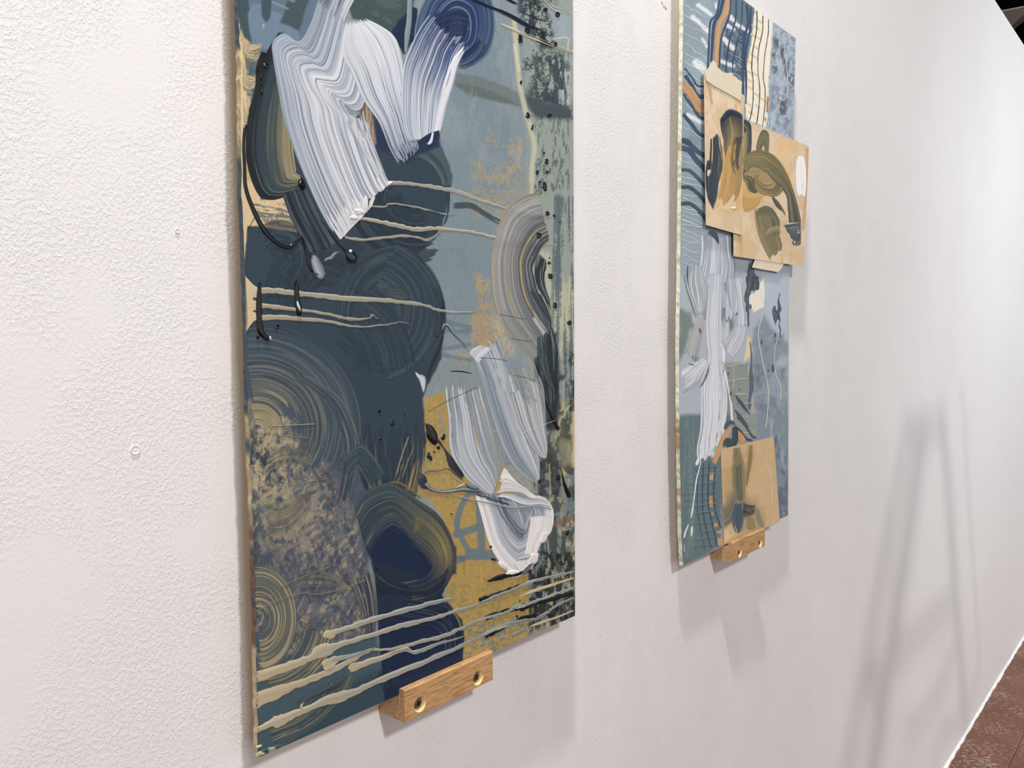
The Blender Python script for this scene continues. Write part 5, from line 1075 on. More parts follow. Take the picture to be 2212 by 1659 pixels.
# lower body
G.fill(q2((200, 1050), (800, 1000), (1440, 1400), (1440, 1700), (200, 1700)), (150, 166, 178), 10, 8, .05, .9)
G.fill(q3((160, -30), (1430, -30), (1420, 1700), (160, 1700)), (170, 182, 192), 12, 4, .05)
G.fill(q3((180, 340), (330, 400), (350, 540), (250, 820), (180, 940)), (118, 135, 130), 6, 6, .06)
G.fill(q3((1130, -30), (1430, -30), (1420, 720), (1330, 720), (1150, 430)), (178, 192, 208), 10, 6, .05)
G.fill(q3((1010, 560), (1150, 430), (1330, 720), (1420, 720), (1420, 860), (1320, 880), (1260, 1000), (1400, 1000), (1400, 1280), (1250, 1310), (1410, 1330), (1410, 1700), (1010, 1700)), (134, 148, 158), 6, 6, .05)
G.mottle(q3((1010, 560), (1400, 600), (1400, 1700), (1010, 1700)), (104, 118, 134), 16, 26, .52, .10, .6, 8, spk=.4)
G.mottle(q3((1010, 560), (1400, 600), (1400, 1700), (1010, 1700)), (160, 176, 190), 18, 30, .56, .12, .5, 8, spk=.4)
G.fill(q3((700, 950), (980, 950), (1000, 1700), (700, 1700)), (136, 148, 144), 5, 4, .05)
G.fill(q3((720, 400), (800, 420), (800, 560), (730, 620), (700, 520)), (112, 130, 128), 5, 4, .06)
G.fill(q3((1090, 60), (1150, -20), (1146, 320), (1030, 385), (968, 310), (985, 190), (1050, 160)), (232, 227, 210), 1.5, 2, .1)
G.fill(q3((965, 640), (1000, 700), (995, 870), (910, 960), (940, 780)), (226, 204, 156), 2, 2, .1)
G.fill(q4((150, -20), (720, -20), (640, 380), (620, 1360), (210, 1600), (160, 1600)), (96, 120, 126), 6, 4, .05)
G.mottle(q4((180, 0), (380, 0), (380, 1500), (180, 1500)), (122, 140, 136), 6, 60, .5, .1, .6, 8)
G.fill(q4((720, -20), (1010, -20), (1000, 250), (720, 300)), (140, 152, 148), 4, 4, .05)
G.fill(q4((1000, -20), (1350, -20), (1345, 1080), (1130, 1100), (1010, 400)), (128, 145, 156), 4, 4, .05)
G.mottle(q4((1130, 200), (1340, 200), (1340, 1080), (1150, 1080)), (92, 108, 128), 14, 26, .48, .1, .85, 8)
G.mottle(q4((1010, 0), (1340, 0), (1330, 600), (1150, 600)), (156, 172, 184), 8, 40, .56, .1, .7, 8)
G.grain(.05, 2, 18, 0, 14)
finish2()
S2 = Surface(Y2 - 0.00016, p2, [(1476, 0), (1476, -60), (1600, -60), (1600.6, 0)] + R2 + L2[::-1])
def st2(cols, pts, w=None, **k):
    k.setdefault('nb', 1.0); k.setdefault('du', 3.0); k.setdefault('jag', (1, 2)); k.setdefault('edge', .8); k.setdefault('vary', .06); k.setdefault('relief', .0001); k.setdefault('warp', .02); k.setdefault('bfreq', .6)
    cols = cols if isinstance(cols, list) else [cols]
    return stroke(S2, cols, pts=pts, w=w, **k)
s_ = 1 / 5.186
# wavering thin lines
rw = random.Random(8)
def wave(x0, y0, x1, y1, zf, c=(218, 222, 208), w=1.7):
    n = 7; pts = []
    for i in range(n):
        f = i / (n - 1); pts.append((x0 + (x1 - x0) * f, y0 + (y1 - y0) * f + rw.uniform(-11, 11) * (1 if 0 < i else 0)))
    stroke(S2, [c], pts=zf(*pts), w=w, nb=.6, du=2.2, jag=(1, 3), edge=.4, wob=.35, name='paint_line', relief=.00005, dome=.0002)
for y in range(60, 860, 105): wave(245, y, 500, y + rw.uniform(120, 190), q1)
for y in range(860, 1640, 130): wave(235, y + 30, 455, y + rw.uniform(150, 220), q1)
for y in (170, 250, 420, 480, 620, 660, 770, 800, 850, 900, 960, 1000, 1060, 1120, 1210, 1290, 1370): wave(215, y, 440 + (30 if y < 1000 else -20), y + rw.uniform(30, 110), q2)
for i in range(20): wave(700 + rw.uniform(0, 180), 330 + i * 26, 860 + rw.uniform(0, 110), 380 + i * 26 + rw.uniform(0, 60), q1, (176, 196, 204), 1.0)
for i in range(9): wave(390, 600 + i * 55, 480, 640 + i * 55, q2, (190, 200, 190), 1.0)
# chevrons at the left
for p_, w, c in ((q1((250, 760), (330, 860), (400, 960), (515, 960)), 5, NV), (q1((255, 840), (330, 950), (405, 1075), (518, 1070)), 9, NV), (q1((236, 1045), (330, 1185), (425, 1310), (518, 1325)), 6, NV), (q1((230, 1270), (340, 1405), (430, 1505), (518, 1520)), 8, (58, 82, 108)), (q1((212, 1570), (300, 1610), (400, 1700), (518, 1760)), 11, (66, 90, 116)),
                 (q2((212, 100), (300, 130), (400, 250), (520, 385)), 12, (62, 84, 106)), (q2((250, 20), (330, 60), (400, 130), (490, 220)), 6, (66, 88, 110)), (q2((212, 345), (330, 370), (520, 575)), 8, (66, 90, 110)), (q2((210, 540), (340, 560), (525, 745)), 9, (58, 82, 104)), (q2((208, 722), (350, 745), (535, 945)), 9, (60, 84, 104)), (q2((212, 0), (280, 20), (330, 60)), 8, (58, 78, 104))):
    st2(c, p_, w, wob=.8, dry=.12)
st2([CORK, (190, 140, 88)], q1((228, 945), (300, 1015), (370, 1120), (425, 1215), (520, 1240)), 19, vary=.14, wob=.6, label='cork-coloured chevron band')
# upright stripes
for p_, w, c in ((q1((650, -10), (610, 160), (545, 240), (530, 400), (512, 780)), 5, NV), (q1((688, -10), (645, 150), (590, 250), (568, 400), (548, 700)), 8, NV), (q1((768, -10), (745, 200), (685, 350), (655, 500), (642, 770)), 5, NV), (q1((832, -10), (826, 200), (770, 400), (732, 600), (715, 810)), 4, NV), (q1((902, -10), (890, 250), (850, 450), (800, 650), (790, 820)), 3.2, NV),
                 (q1((950, 50), (965, 250), (930, 400), (908, 600), (905, 850), (912, 1090)), 6, NV), (q1((992, 80), (990, 300), (960, 450), (930, 650), (945, 900), (935, 1170)), 5, NV), (q1((1062, 110), (1060, 330), (1020, 550), (1005, 740), (1020, 900), (1020, 1100), (1000, 1280), (970, 1370)), 3, NV),
                 (q1((1130, 170), (1125, 350), (1085, 550), (1075, 780), (1095, 1000), (1085, 1200), (1060, 1400)), 2.8, NV), (q1((1192, 215), (1190, 370), (1155, 600), (1135, 860), (1155, 1000), (1150, 1200), (1125, 1430)), 2.6, NV)):
    st2(c, p_, w, wob=.5, name='paint_line')
st2([(196, 206, 210)], q1((662, -10), (622, 160), (562, 245), (546, 400), (528, 760)), 1.6, wob=.3, nb=.7, name='paint_line'); st2([(196, 206, 210)], q1((920, 900), (930, 1050), (925, 1170)), 2, wob=.3, nb=.7, name='paint_line')
st2([CORK, (208, 160, 108), (196, 146, 92)], q1((732, -10, 64), (722, 130, 66), (650, 260, 62), (625, 400, 64), (612, 600, 54), (605, 780, 50)), vary=.14, wob=.6, label='cork-coloured upright stripe')
for p_ in (q1((1300, 310), (1320, 600), (1352, 880), (1320, 1150), (1240, 1300), (1220, 1480)), q1((1360, 420), (1385, 640), (1410, 900), (1402, 1110))):
    st2([(196, 208, 216)], p_, 2.6, wob=.5, nb=.8, name='paint_line')
# middle white strokes
for k_ in range(26):
    x0 = rw.uniform(230, 820); y0 = rw.uniform(-120, 500); ln_ = rw.uniform(250, 520); dx = rw.uniform(-40, 60)
    stroke(S2, [rw.choice([(206, 212, 222), (190, 198, 208), (150, 164, 172), (170, 182, 190), (130, 146, 150)])], pts=q3((x0, y0), (x0 + dx * .6, y0 + ln_ * .5), (x0 + dx, y0 + ln_)), w=rw.uniform(8, 22), nb=.9, du=4, dry0=.36, dry=.46, jag=(8, 14), edge=3, alpha=.8, relief=.0001, bfreq=.7, ulen=70)
W2 = [((160, 172, 184), .6, 4, 160, .57), ((232, 234, 239), .8, 3, 140, .52), ((118, 132, 142), .45, 3, 160, .64)]
def wh(A, B, cols=None, **k):
    k.setdefault('streak', W2); k.setdefault('jag', (10, 16)); k.setdefault('edge', 4); k.setdefault('dry0', .16); k.setdefault('dry', .2); k.setdefault('alpha', .93)
    stroke(S2, cols or [(196, 205, 216), (214, 219, 228), (190, 199, 210)], A=A, B=B, nb=.8, du=4, relief=.00014, ulen=140, bfreq=.6, **k)
wh(q2((430, 1060), (440, 1200), (420, 1400), (360, 1700)), q2((790, 1060), (800, 1250), (830, 1450), (800, 1700)), [(150, 166, 178), (176, 188, 202), (196, 204, 216), (168, 180, 196), (120, 136, 150)])
st2([(70, 88, 104)], q2((520, 1040, 40), (590, 1080, 70), (625, 1150, 30), (630, 1190, 6)), dry=.1)
wh(q2((340, 1400), (300, 1600), (330, 1800), (380, 2000)), q2((430, 1380), (480, 1560), (520, 1760), (470, 2080)), [(150, 164, 170), (190, 196, 198), (140, 152, 160)], alpha=.9)
wh(q3((220, -60), (250, 120), (300, 300), (390, 520)), q3((300, -60), (330, 120), (390, 280), (430, 560)), [(176, 188, 198), (90, 106, 118), (160, 172, 182)], alpha=.9, dry=.3)
wh(q3((480, 420), (380, 480), (300, 700), (250, 900)), q3((470, 560), (450, 660), (430, 800), (400, 980)), [(176, 180, 180), (186, 184, 180), (150, 158, 162)], alpha=.9, streak=W2[:1], dry=.2)
wh(q3((700, -40), (720, 150), (760, 330), (800, 400)), q3((920, -40), (900, 200), (860, 380), (810, 440)), [(150, 164, 182), (196, 204, 218), (200, 206, 216)], dry=.15)
wh(q3((960, 540), (920, 720), (850, 850), (760, 950)), q3((830, 380), (800, 560), (720, 680), (700, 800)), [(190, 200, 212), (204, 210, 220), (186, 196, 208)], jag=(10, 14))
wh(q3((890, 0), (920, 250), (945, 420), (960, 560)), q3((800, 0), (830, 250), (835, 400), (800, 600)), [(200, 206, 216), (206, 212, 220), (182, 192, 206)])
wh(q3((520, -60), (500, 200), (480, 450), (490, 700), (510, 900), (430, 1200), (420, 1659), (380, 1900), (380, 2000), (400, 2110)), q3((690, -60), (680, 250), (670, 500), (670, 740), (670, 900), (720, 1200), (735, 1400), (715, 1659), (690, 1850), (590, 2080)),
   [[(176, 188, 200), (206, 213, 223), (190, 200, 212)], [(200, 209, 220), (214, 220, 229), (210, 217, 226)], [(216, 221, 230), (226, 229, 236), (222, 226, 233)], [(216, 221, 230), (230, 232, 239), (224, 228, 235)]], jag=(6, 30), dry=.34, label='tall white brushstroke')
wh(q3((530, 960), (470, 1080), (380, 1230), (200, 1370)), q3((470, 880), (330, 960), (260, 1000), (190, 1060)), [(140, 154, 166), (200, 207, 218), (212, 216, 226), (206, 212, 222)], dry=.34, jag=(2, 14), label='white brushstroke sweeping to the left edge')
st2([(40, 52, 64), (150, 164, 176)], q3((530, 950, 10), (500, 1080, 26), (450, 1190, 22), (400, 1240, 6)), dry=.25, jag=(3, 8))
st2([(226, 229, 235)], q3((660, 740, 16), (690, 850, 40), (690, 980, 30), (730, 1180, 26), (750, 1320, 20), (775, 1450, 30), (785, 1600, 24), (800, 1680, 14)), wob=.9, dome=.0008, jag=(1, 3), label='thick white trailing paint line')
st2([(60, 74, 88)], q3((670, 930, 6), (690, 1000, 10), (680, 1080, 6), (660, 1180, 5)), dry=.2)
st2([(70, 82, 94)], q3((290, 955, 8), (340, 975, 14), (370, 985, 6))); st2([(56, 70, 84)], q3((410, 560, 30), (425, 600, 36), (420, 640, 10)), alpha=.7, edge=3)
st2([(70, 88, 100)], q2((290, 1410, 14), (285, 1520, 22), (300, 1640, 8)), alpha=.8, edge=1.5)
# dark scraped uprights
DK = [(58, 70, 84), (80, 94, 106), (52, 64, 78)]
def scr(p_, **k): stroke(S2, DK, pts=p_, jag=(2, 4), edge=2.2, wob=2.2, nb=1, du=3, relief=.0005, bfreq=.6, ulen=14, streak=[((120, 134, 146), .6, 3, 10, .6)], name='paint_drip', **k)
scr(q2((1000, 1370, 60), (1000, 1480, 90), (1030, 1600, 110), (1040, 1700, 100)))
scr(q3((990, -20, 110), (980, 100, 80), (950, 230, 60), (955, 330, 50), (965, 420, 40), (960, 560, 30)))
scr(q3((1060, -20, 40), (1075, 20, 30), (1070, 50, 14))); scr(q3((1040, 40, 50), (1035, 110, 40), (1030, 160, 16))); blob(S2, *q3((990, 320))[0][:2], 3, 5, (90, 104, 116), .0007)
stroke(S2, [(96, 110, 122), (84, 98, 112)], pts=q3((985, 700, 20), (1000, 900, 30), (1000, 1050, 46), (1005, 1200, 50), (985, 1350, 40), (980, 1480, 30)), jag=(3, 6), edge=1.4, wob=1.6, nb=1, relief=.0003, name='paint_drip')
scr(q3((1308, 170, 20), (1312, 260, 34), (1310, 360, 44), (1315, 480, 30), (1322, 600, 30), (1320, 690, 14))); scr(q3((1258, 310, 30), (1268, 380, 56), (1275, 460, 50), (1268, 545, 14)))
for x, y, r in ((1265, 640, 12), (1115, 720, 16), (1190, 1040, 10), (1240, 1020, 20), (835, 400, 8), (740, 1070, 9), (870, 1255, 7), (770, 1290, 14), (1075, 1140, 6), (845, 1410, 6)):
    blob(S2, *q3((x, y))[0][:2], r * s_ * .8, r * s_ * 1.8, (74, 88, 104), .0005, 0, .4, mat=M_PAINT)
# gold rungs
for p_, w in ((q3((705, 980), (780, 985), (850, 965), (975, 955)), 2.6), (q3((725, 1160), (800, 1150), (870, 1130), (970, 1130)), 2.6), (q3((805, 1300), (970, 1300)), 2.4), (q3((920, 1405), (1025, 1400)), 2), (q3((900, 1555), (980, 1550)), 2.4), (q3((800, 985), (800, 1250)), 2.2), (q3((965, 980), (968, 1100)), 2.2), (q4((840, 165), (920, 170), (985, 155)), 2.6), (q3((1010, 1300), (1015, 1400), (1045, 1540)), 2)):
    st2([(214, 190, 138)], p_, w, wob=.5, nb=.7, name='paint_line')
for p_, w in ((q3((1130, 400), (1100, 500), (1080, 660), (1130, 950), (1185, 1200), (1190, 1400), (1165, 1680)), 2.8), (q3((1305, 620), (1265, 820), (1268, 1050), (1330, 1220), (1325, 1380)), 2.2), (q4((1110, 0), (1090, 130)), 2), (q4((1185, 20), (1145, 150)), 1.6)):
    st2([(208, 208, 196)], p_, w, wob=.4, nb=.7, name='paint_line')
st2([(70, 84, 100)], q3((815, 1305, 8), (860, 1370, 38), (920, 1450, 40), (995, 1545, 6))); st2([(70, 84, 100)], q3((812, 1470, 8), (860, 1540, 40), (910, 1610, 44), (965, 1680, 30)))
st2([(72, 88, 106)], q4((790, -10, 40), (870, 80, 34), (920, 160, 26), (960, 215, 30), (1000, 220, 20)), label='slate leaf-like paint mark'); st2([(66, 80, 102)], q4((760, 100, 30), (820, 150, 34), (880, 230, 40), (960, 255, 20)))
# cork arch and blocks
st2([CORK, (206, 160, 108)], q4((545, 500, 50), (585, 390, 66), (640, 250, 64), (700, 150, 60), (740, 120, 40)), vary=.12, label='cork-coloured arch leg'); st2([CORK, (196, 144, 92)], q4((745, 130, 30), (800, 180, 60), (840, 230, 70), (870, 280, 50)), vary=.12)
st2([(76, 92, 114)], q4((660, 140, 30), (690, 70, 50), (740, 60, 40), (760, 100, 20))); stroke(S2, [(50, 70, 76), (66, 86, 90)], pts=q4((760, 100, 60), (770, 180, 70), (760, 260, 90), (700, 290, 150), (650, 330, 40)), jag=(4, 8), edge=2, nb=1, dry=.1)
for x, y, w, h in ((525, 632, 62, 90), (515, 900, 46, 130), (527, 1022, 34, 48), (567, 1142, 50, 54), (605, 1216, 66, 30), (618, 1320, 70, 90)):
    st2([CORK, (206, 158, 106)], q4((x - 2, y - h / 2), (x, y), (x + 2, y + h / 2)), w / 4.88, wob=.7, jag=(0, 1), vary=.12, name='paint_block')
for p_, w in ((q4((385, 540), (370, 800), (382, 1050), (450, 1410)), 2.4), (q4((435, 490), (425, 850), (440, 1050), (515, 1390)), 3.4), (q4((500, 480), (486, 750), (490, 920), (515, 1060), (585, 1375)), 4.0), (q4((560, 520), (545, 760), (560, 980), (625, 1180)), 4)):
    st2([(64, 86, 112)], p_, w, wob=.5, nb=.8, name='paint_line', alpha=.85)
for i, y in enumerate((530, 610, 690, 790, 860, 930, 1010, 1110, 1200, 1280, 1360)):
    x0 = (330, 330, 250, 200, 230, 200, 260, 310, 400, 340, 320)[i]
    stroke(S2, [(130, 150, 152), (78, 102, 112)], pts=q4((x0, y + 20), ((x0 + 600) / 2, y + rw.uniform(-14, 14)), (600, y - 12)), w=2.2, nb=.7, du=3, wob=.8, dome=.0006, edge=.7, jag=(2, 6), name='paint_ridge', alpha=.85)
for p_ in (q4((390, 430, 16), (370, 490, 40), (360, 520, 20)), q4((405, 460, 16), (385, 560, 14), (360, 660, 18), (335, 850, 16), (310, 1030, 24), (300, 1072, 10)), q4((280, 1130, 8), (250, 1210, 24), (230, 1285, 20)), q4((318, 1150, 10), (315, 1200, 28), (305, 1275, 12)), q4((235, 1340, 8), (230, 1440, 5))):
    st2([(218, 222, 230)], p_, wob=.4, dome=.0007, jag=(0, 1), name='paint_drip')
for p_ in (q4((220, 390), (255, 465)), q4((295, 280), (290, 380), (260, 465))): st2([(160, 178, 172)], p_, 3, alpha=.5, edge=1)

# ================================================================== paper sheets
def sheet(name, pxs, Y, nx, ny, base, label, cat, th=0.0006, bow=0.0):
    """pxs: TL, TR, BR, BL of a paper sheet held at depth Y"""
    c4 = np.array([atY(x, y, Y) for x, y in pxs])
    root = empty(name, tuple(c4.mean(0)))
    s, t = np.meshgrid(np.linspace(0, 1, nx), np.linspace(0, 1, ny), indexing='xy')
    s = s.ravel(); t = t.ravel()
    P = (c4[0] * ((1 - s) * (1 - t))[:, None] + c4[1] * (s * (1 - t))[:, None] + c4[2] * (s * t)[:, None] + c4[3] * ((1 - s) * t)[:, None])
    px, py = proj_arr(P); Gd = Ground(px, py); Gd.all(base)
    Pb = P.copy(); Pb[:, 1] -= bow * (np.abs(2 * s - 1) ** 3)
    def finish():
        F = grid_faces(ny, nx)
        if _facing(P, F) > 0: F = F[:, ::-1]
        rim = np.concatenate([np.arange(nx), np.arange(1, ny) * nx + nx - 1, (ny - 1) * nx + np.arange(nx - 2, -1, -1), np.arange(ny - 2, 0, -1) * nx])
        n = len(P); k = len(rim); V = np.vstack([Pb, Pb[rim] + [0, th, 0]]); q = np.arange(k); q_2 = (q + 1) % k
        F2 = np.stack([rim[q], n + q, n + q_2, rim[q_2]], 1)
        rgba = np.hstack([np.clip(np.vstack([Gd.C, Gd.C[rim] * .9]), .002, .93), np.ones((n + k, 1))])
        o = fast_mesh('paper', V, np.vstack([F, F2]), rgba, M_PAPER, root, False)
    tag(root, label, cat)
    return root, Gd, finish
TAN = (222, 199, 164)
YB, YA, YC = Y2 - .0052, Y2 - .0075, Y2 - .0016
# --- rear sheet
shB, G, fin = sheet('paper_sheet', [(1581, 246), (1747.8, 316.5), (1736.6, 575.7), (1585, 553.5)], YB, 70, 100, TAN, 'tan paper sheet with olive swirls and a white dab, overhanging the narrow painting', 'paper')
G.mottle([(1580, 250), (1750, 300), (1740, 580), (1580, 560)], (206, 178, 136), 20, 30, .5, .1, .7, 6)
G.mottle([(1640, 270), (1748, 310), (1745, 420), (1640, 380)], (226, 190, 128), 16, 20, .5, .12, .7, 10)
for p_, w, c in ((q2((1625, 120), (1625, 500), (1600, 800), (1580, 1000)), 7, (196, 142, 70)), (q2((870, 990), (880, 1150), (890, 1310)), 7, (214, 158, 82)), (q2((960, 990), (960, 1300)), 8, (224, 186, 120)), (q2((1345, 1300), (1350, 1420)), 4, (206, 156, 78)), (q2((1440, 1280), (1450, 1360)), 4, (214, 170, 96)), (q2((1250, 330), (1360, 380), (1420, 470)), 14, (224, 184, 106))):
    G.line(p_, w, c, 3, .7, 2)
G.fill(q2((860, 120), (1250, 190), (1390, 330), (1400, 560), (1250, 640), (1120, 650), (1100, 740), (980, 800), (860, 760)), (206, 164, 90), 6, 8, .08, .85)
G.fill(q2((880, 350), (1000, 300), (1240, 330), (1390, 420), (1390, 600), (1150, 600), (980, 580)), (138, 128, 88), 6, 8, .08, .7)
fin(); SB = Surface(YB - .0001, shB, [(1581, 246), (1747.8, 316.5), (1736.6, 575.7), (1585, 553.5)])
# --- front sheet
shA, G, fin = sheet('paper_sheet', [(1520.6, 157.5), (1607.2, 205.5), (1602.2, 508.2), (1524.8, 486)], YA, 50, 120, TAN, 'tan paper sheet with slate and ochre strokes, taped at its top to the narrow painting', 'paper', bow=.0003)
G.mottle([(1520, 160), (1607, 205), (1602, 508), (1524, 486)], (210, 182, 140), 24, 30, .5, .1, .7, 4)
G.mottle([(1520, 160), (1607, 205), (1605, 260), (1524, 300)], (230, 208, 176), 8, 24, .5, .1, .7, 4)
G.line(q1((505, 920), (530, 1010), (560, 1160)), 4, (186, 136, 68), 1.6, .8); G.line(q1((540, 960), (560, 1060)), 2, (198, 150, 86), 1, .8)
G.line(q1((825, 1180), (840, 1230)), 5, (222, 166, 80), 2, .8); G.line(q2((890, 900), (880, 1070)), 5, (216, 176, 110), 2, .6); G.line(q1((905, 1200), (915, 1260)), 4, (222, 180, 110), 2, .7)
G.fill(q2((690, 130), (880, 100), (900, 700), (860, 800), (640, 820), (600, 800), (640, 600)), (214, 170, 92), 10, 8, .08, .85)
G.mottle(q2((600, 500), (780, 450), (860, 800), (560, 840)), (224, 196, 156), 12, 24, .42, .1, .9, 6)
G.fill(q1((655, 1330), (720, 1240), (780, 1220), (905, 1290), (905, 1800), (890, 1950), (720, 1900), (690, 1560)), (92, 96, 84), 3, 3, .1, .9)
G.fill(q1((760, 1420), (860, 1440), (880, 1700), (800, 1950), (740, 1900), (760, 1650)), (176, 146, 84), 8, 5, .1, .8)
fin(); SA = Surface(YA - .0004, shA, [(1520.6, 157.5), (1607.2, 205.5), (1602.2, 508.2), (1524.8, 486)])
# depth grows with the curl of the sheet, so paint follows the flat middle
OL = (132, 124, 84); OC = (212, 166, 84); SK = (56, 70, 80)
def pb(S, cols, **k):
    k.setdefault('nb', .85); k.setdefault('du', 3.5); k.setdefault('edge', 2.6); k.setdefault('alpha', .93); k.setdefault('jag', (2, 5)); k.setdefault('bfreq', .7); k.setdefault('ulen', 90); k.setdefault('relief', .00012)
    return stroke(S, cols, **k)
# front sheet strokes
pb(SA, [(64, 78, 86), SK, (48, 60, 72)], pts=q2((615, -140, 40), (600, -20, 120), (605, 120, 150), (600, 300, 170), (565, 480, 150), (560, 640, 120), (568, 740, 50), (572, 800, 10)), jag=(30, 1), dry0=.5, dry=0, streak=[((120, 128, 128), .6, 4, 120, .62)], label='dark slate finger-shaped brushstroke')
pb(SA, [(48, 60, 70), SK], pts=q2((520, 235, 40), (510, 330, 60), (500, 450, 40), (505, 600, 30)), dry=.1); blob(SA, *q2((522, 380))[0][:2], 3.2, 8, (222, 200, 166), .0003, .15, .1, mat=M_PAINT)
pb(SA, [[(40, 54, 66), (60, 72, 74), (50, 62, 72)], [(64, 78, 80), (150, 134, 84), (60, 74, 80)], [(90, 96, 84), OC, (84, 92, 84)]], A=q1((650, 1330), (660, 1450), (690, 1560), (690, 1659), (730, 1760)), B=q1((880, 1290), (905, 1340), (905, 1450), (900, 1600), (890, 1800)), jag=(3, 16), edge=1.4, streak=[((196, 156, 84), .6, 5, 90, .6)])
pb(SA, [(46, 60, 72), (36, 50, 62)], A=q1((650, 1330), (720, 1240), (770, 1222), (850, 1245), (905, 1290)), B=q1((680, 1380), (740, 1320), (790, 1300), (850, 1310), (905, 1350)), jag=(1, 1), edge=1.2, streak=[((84, 98, 104), .6, 4, 60, .55)])
pb(SA, [OC, (202, 162, 88), (168, 144, 86)], A=q2((740, 60), (695, 240), (672, 420), (622, 640), (580, 810)), B=q2((905, 0), (905, 250), (905, 440), (860, 640), (740, 760)), jag=(8, 40), dry=.42, alpha=.85, edge=3, streak=[((120, 118, 86), .6, 4, 80, .58)])
pb(SA, [(92, 98, 86), (60, 74, 82), (76, 86, 86)], A=q2((800, -60), (760, 120), (760, 300), (830, 470)), B=q2((900, -60), (880, 100), (860, 260), (895, 400)), jag=(10, 24), alpha=.7, dry0=.35, dry=.45, streak=[(OC, .7, 4, 90, .56)])
blob(SA, *q2((800, 775))[0][:2], 6, 3, (240, 226, 186), .0006, 0, .5, mat=M_PAINT)
# rear sheet strokes
pb(SB, [(60, 76, 84), (50, 66, 78), (120, 116, 88)], A=q1((900, 1300), (990, 1380), (1005, 1500), (1000, 1659), (985, 1780)), B=q1((905, 1560), (905, 1640), (905, 1720), (905, 1780), (910, 1860)), jag=(1, 5), streak=[((150, 140, 96), .5, 4, 80, .58)])
pb(SB, [(96, 102, 88), (124, 120, 88), (84, 92, 84)], A=q1((1050, 1640), (1080, 1520), (1130, 1445), (1190, 1470), (1205, 1560), (1190, 1800)), B=q1((1075, 1850), (1110, 1700), (1130, 1640), (1140, 1640), (1150, 1700), (1150, 1850)), jag=(2, 4), streak=[((166, 152, 104), .6, 4, 80, .56)])
pb(SB, [(54, 70, 80), (84, 92, 86), (150, 134, 88), (196, 158, 88)], A=q2((1004, -150), (1010, 0), (1000, 150), (960, 300), (905, 440)), B=q2((900, -60), (900, 60), (890, 180), (884, 320), (880, 520)), jag=(4, 10), dry=.25, streak=[((190, 156, 90), .5, 4, 90, .6)])
pb(SB, [(216, 172, 92), (206, 162, 84)], A=q2((900, 400), (920, 620), (1060, 640), (1180, 600)), B=q2((900, 700), (930, 820), (1040, 780), (1130, 650)), alpha=.8, edge=5, jag=(2, 10), dry=.3)
pb(SB, [[(150, 140, 96), OL, (112, 112, 84)], [(120, 116, 84), (140, 130, 88), (104, 104, 80)], [(128, 120, 80), (110, 108, 80), (150, 134, 84)], [(84, 90, 78), (100, 102, 80), (70, 80, 76)], [(50, 64, 70), (76, 86, 80), (56, 68, 72)]],
   A=q2((890, 345), (915, 205), (1015, 130), (1150, 128), (1290, 215), (1400, 385), (1480, 590), (1530, 780), (1562, 945)), B=q2((965, 385), (1000, 325), (1080, 330), (1180, 395), (1250, 480), (1330, 560), (1385, 650), (1400, 800), (1410, 945)), jag=(6, 3), edge=3, ulen=160,
   streak=[((190, 158, 88), .6, 4, 140, .60), ((70, 80, 76), .7, 4, 160, .56, -.06, .06), ((170, 156, 110), .4, 3, 120, .6)], label='olive arching brushstroke darkening down the right')
pb(SB, [(118, 116, 84), (150, 134, 86), (104, 104, 80)], A=q2((1385, 510), (1310, 640), (1180, 645), (1060, 590), (985, 470), (1000, 390)), B=q2((1230, 470), (1205, 505), (1150, 505), (1110, 475), (1085, 430), (1110, 380)), jag=(6, 10), edge=4, dry0=.2, dry=.3, streak=[(OC, .7, 4, 90, .56), ((80, 88, 78), .6, 4, 90, .56)])
pb(SB, [(56, 68, 74), (110, 110, 82)], pts=q2((905, 420, 60), (980, 470, 110), (1010, 560, 90), (1080, 610, 40)), jag=(2, 5), alpha=.85, streak=[((170, 146, 86), .6, 4, 40, .55)])
pb(SB, [(176, 150, 88)], pts=q2((900, 220), (905, 310), (960, 360), (1090, 350), (1220, 330)), w=1.6, nb=.7, edge=.5, dome=.0004); pb(SB, [(190, 160, 96)], pts=q2((1120, 480), (1190, 500), (1240, 480)), w=4, nb=.8, edge=.7)
pb(SB, [(104, 104, 80), (64, 74, 74)], pts=q2((1230, 640, 30), (1290, 730, 60), (1360, 820, 40), (1385, 880, 14), (1405, 935, 4)), jag=(2, 0))
pb(SB, [(60, 76, 84), (84, 98, 102), (70, 84, 90), (120, 128, 122)], A=q2((1325, 960), (1440, 950), (1562, 932)), B=q2((1440, 1185), (1510, 1205), (1560, 1190)), jag=(14, 3), edge=3, dry0=.2, ulen=90, streak=[((150, 152, 142), .4, 3, 30, .62)], label='slate ragged brushstroke at the bottom right')
pb(SB, [(150, 140, 96), OL, (124, 118, 80), (104, 104, 78)], A=q2((1025, 760), (1040, 960), (1100, 1150), (1190, 1330), (1235, 1380)), B=q2((1200, 720), (1330, 900), (1330, 1050), (1360, 1180), (1340, 1290)), jag=(10, 30), edge=5, dry0=.1, dry=.3, streak=[((84, 92, 78), .7, 5, 70, .56), ((180, 154, 92), .5, 4, 70, .6)], label='olive brushstroke hanging below the arch')
pb(SB, [(92, 98, 80), (140, 132, 90)], A=q2((1060, 820), (1100, 760), (1170, 740), (1270, 790)), B=q2((1080, 870), (1150, 860), (1230, 900), (1320, 930)), jag=(3, 6), alpha=.8); pb(SB, [(214, 196, 150), (120, 118, 84)], A=q2((1150, 1050), (1220, 980), (1330, 965)), B=q2((1160, 1130), (1240, 1080), (1340, 1060)), jag=(3, 3), alpha=.5, dry=.4)
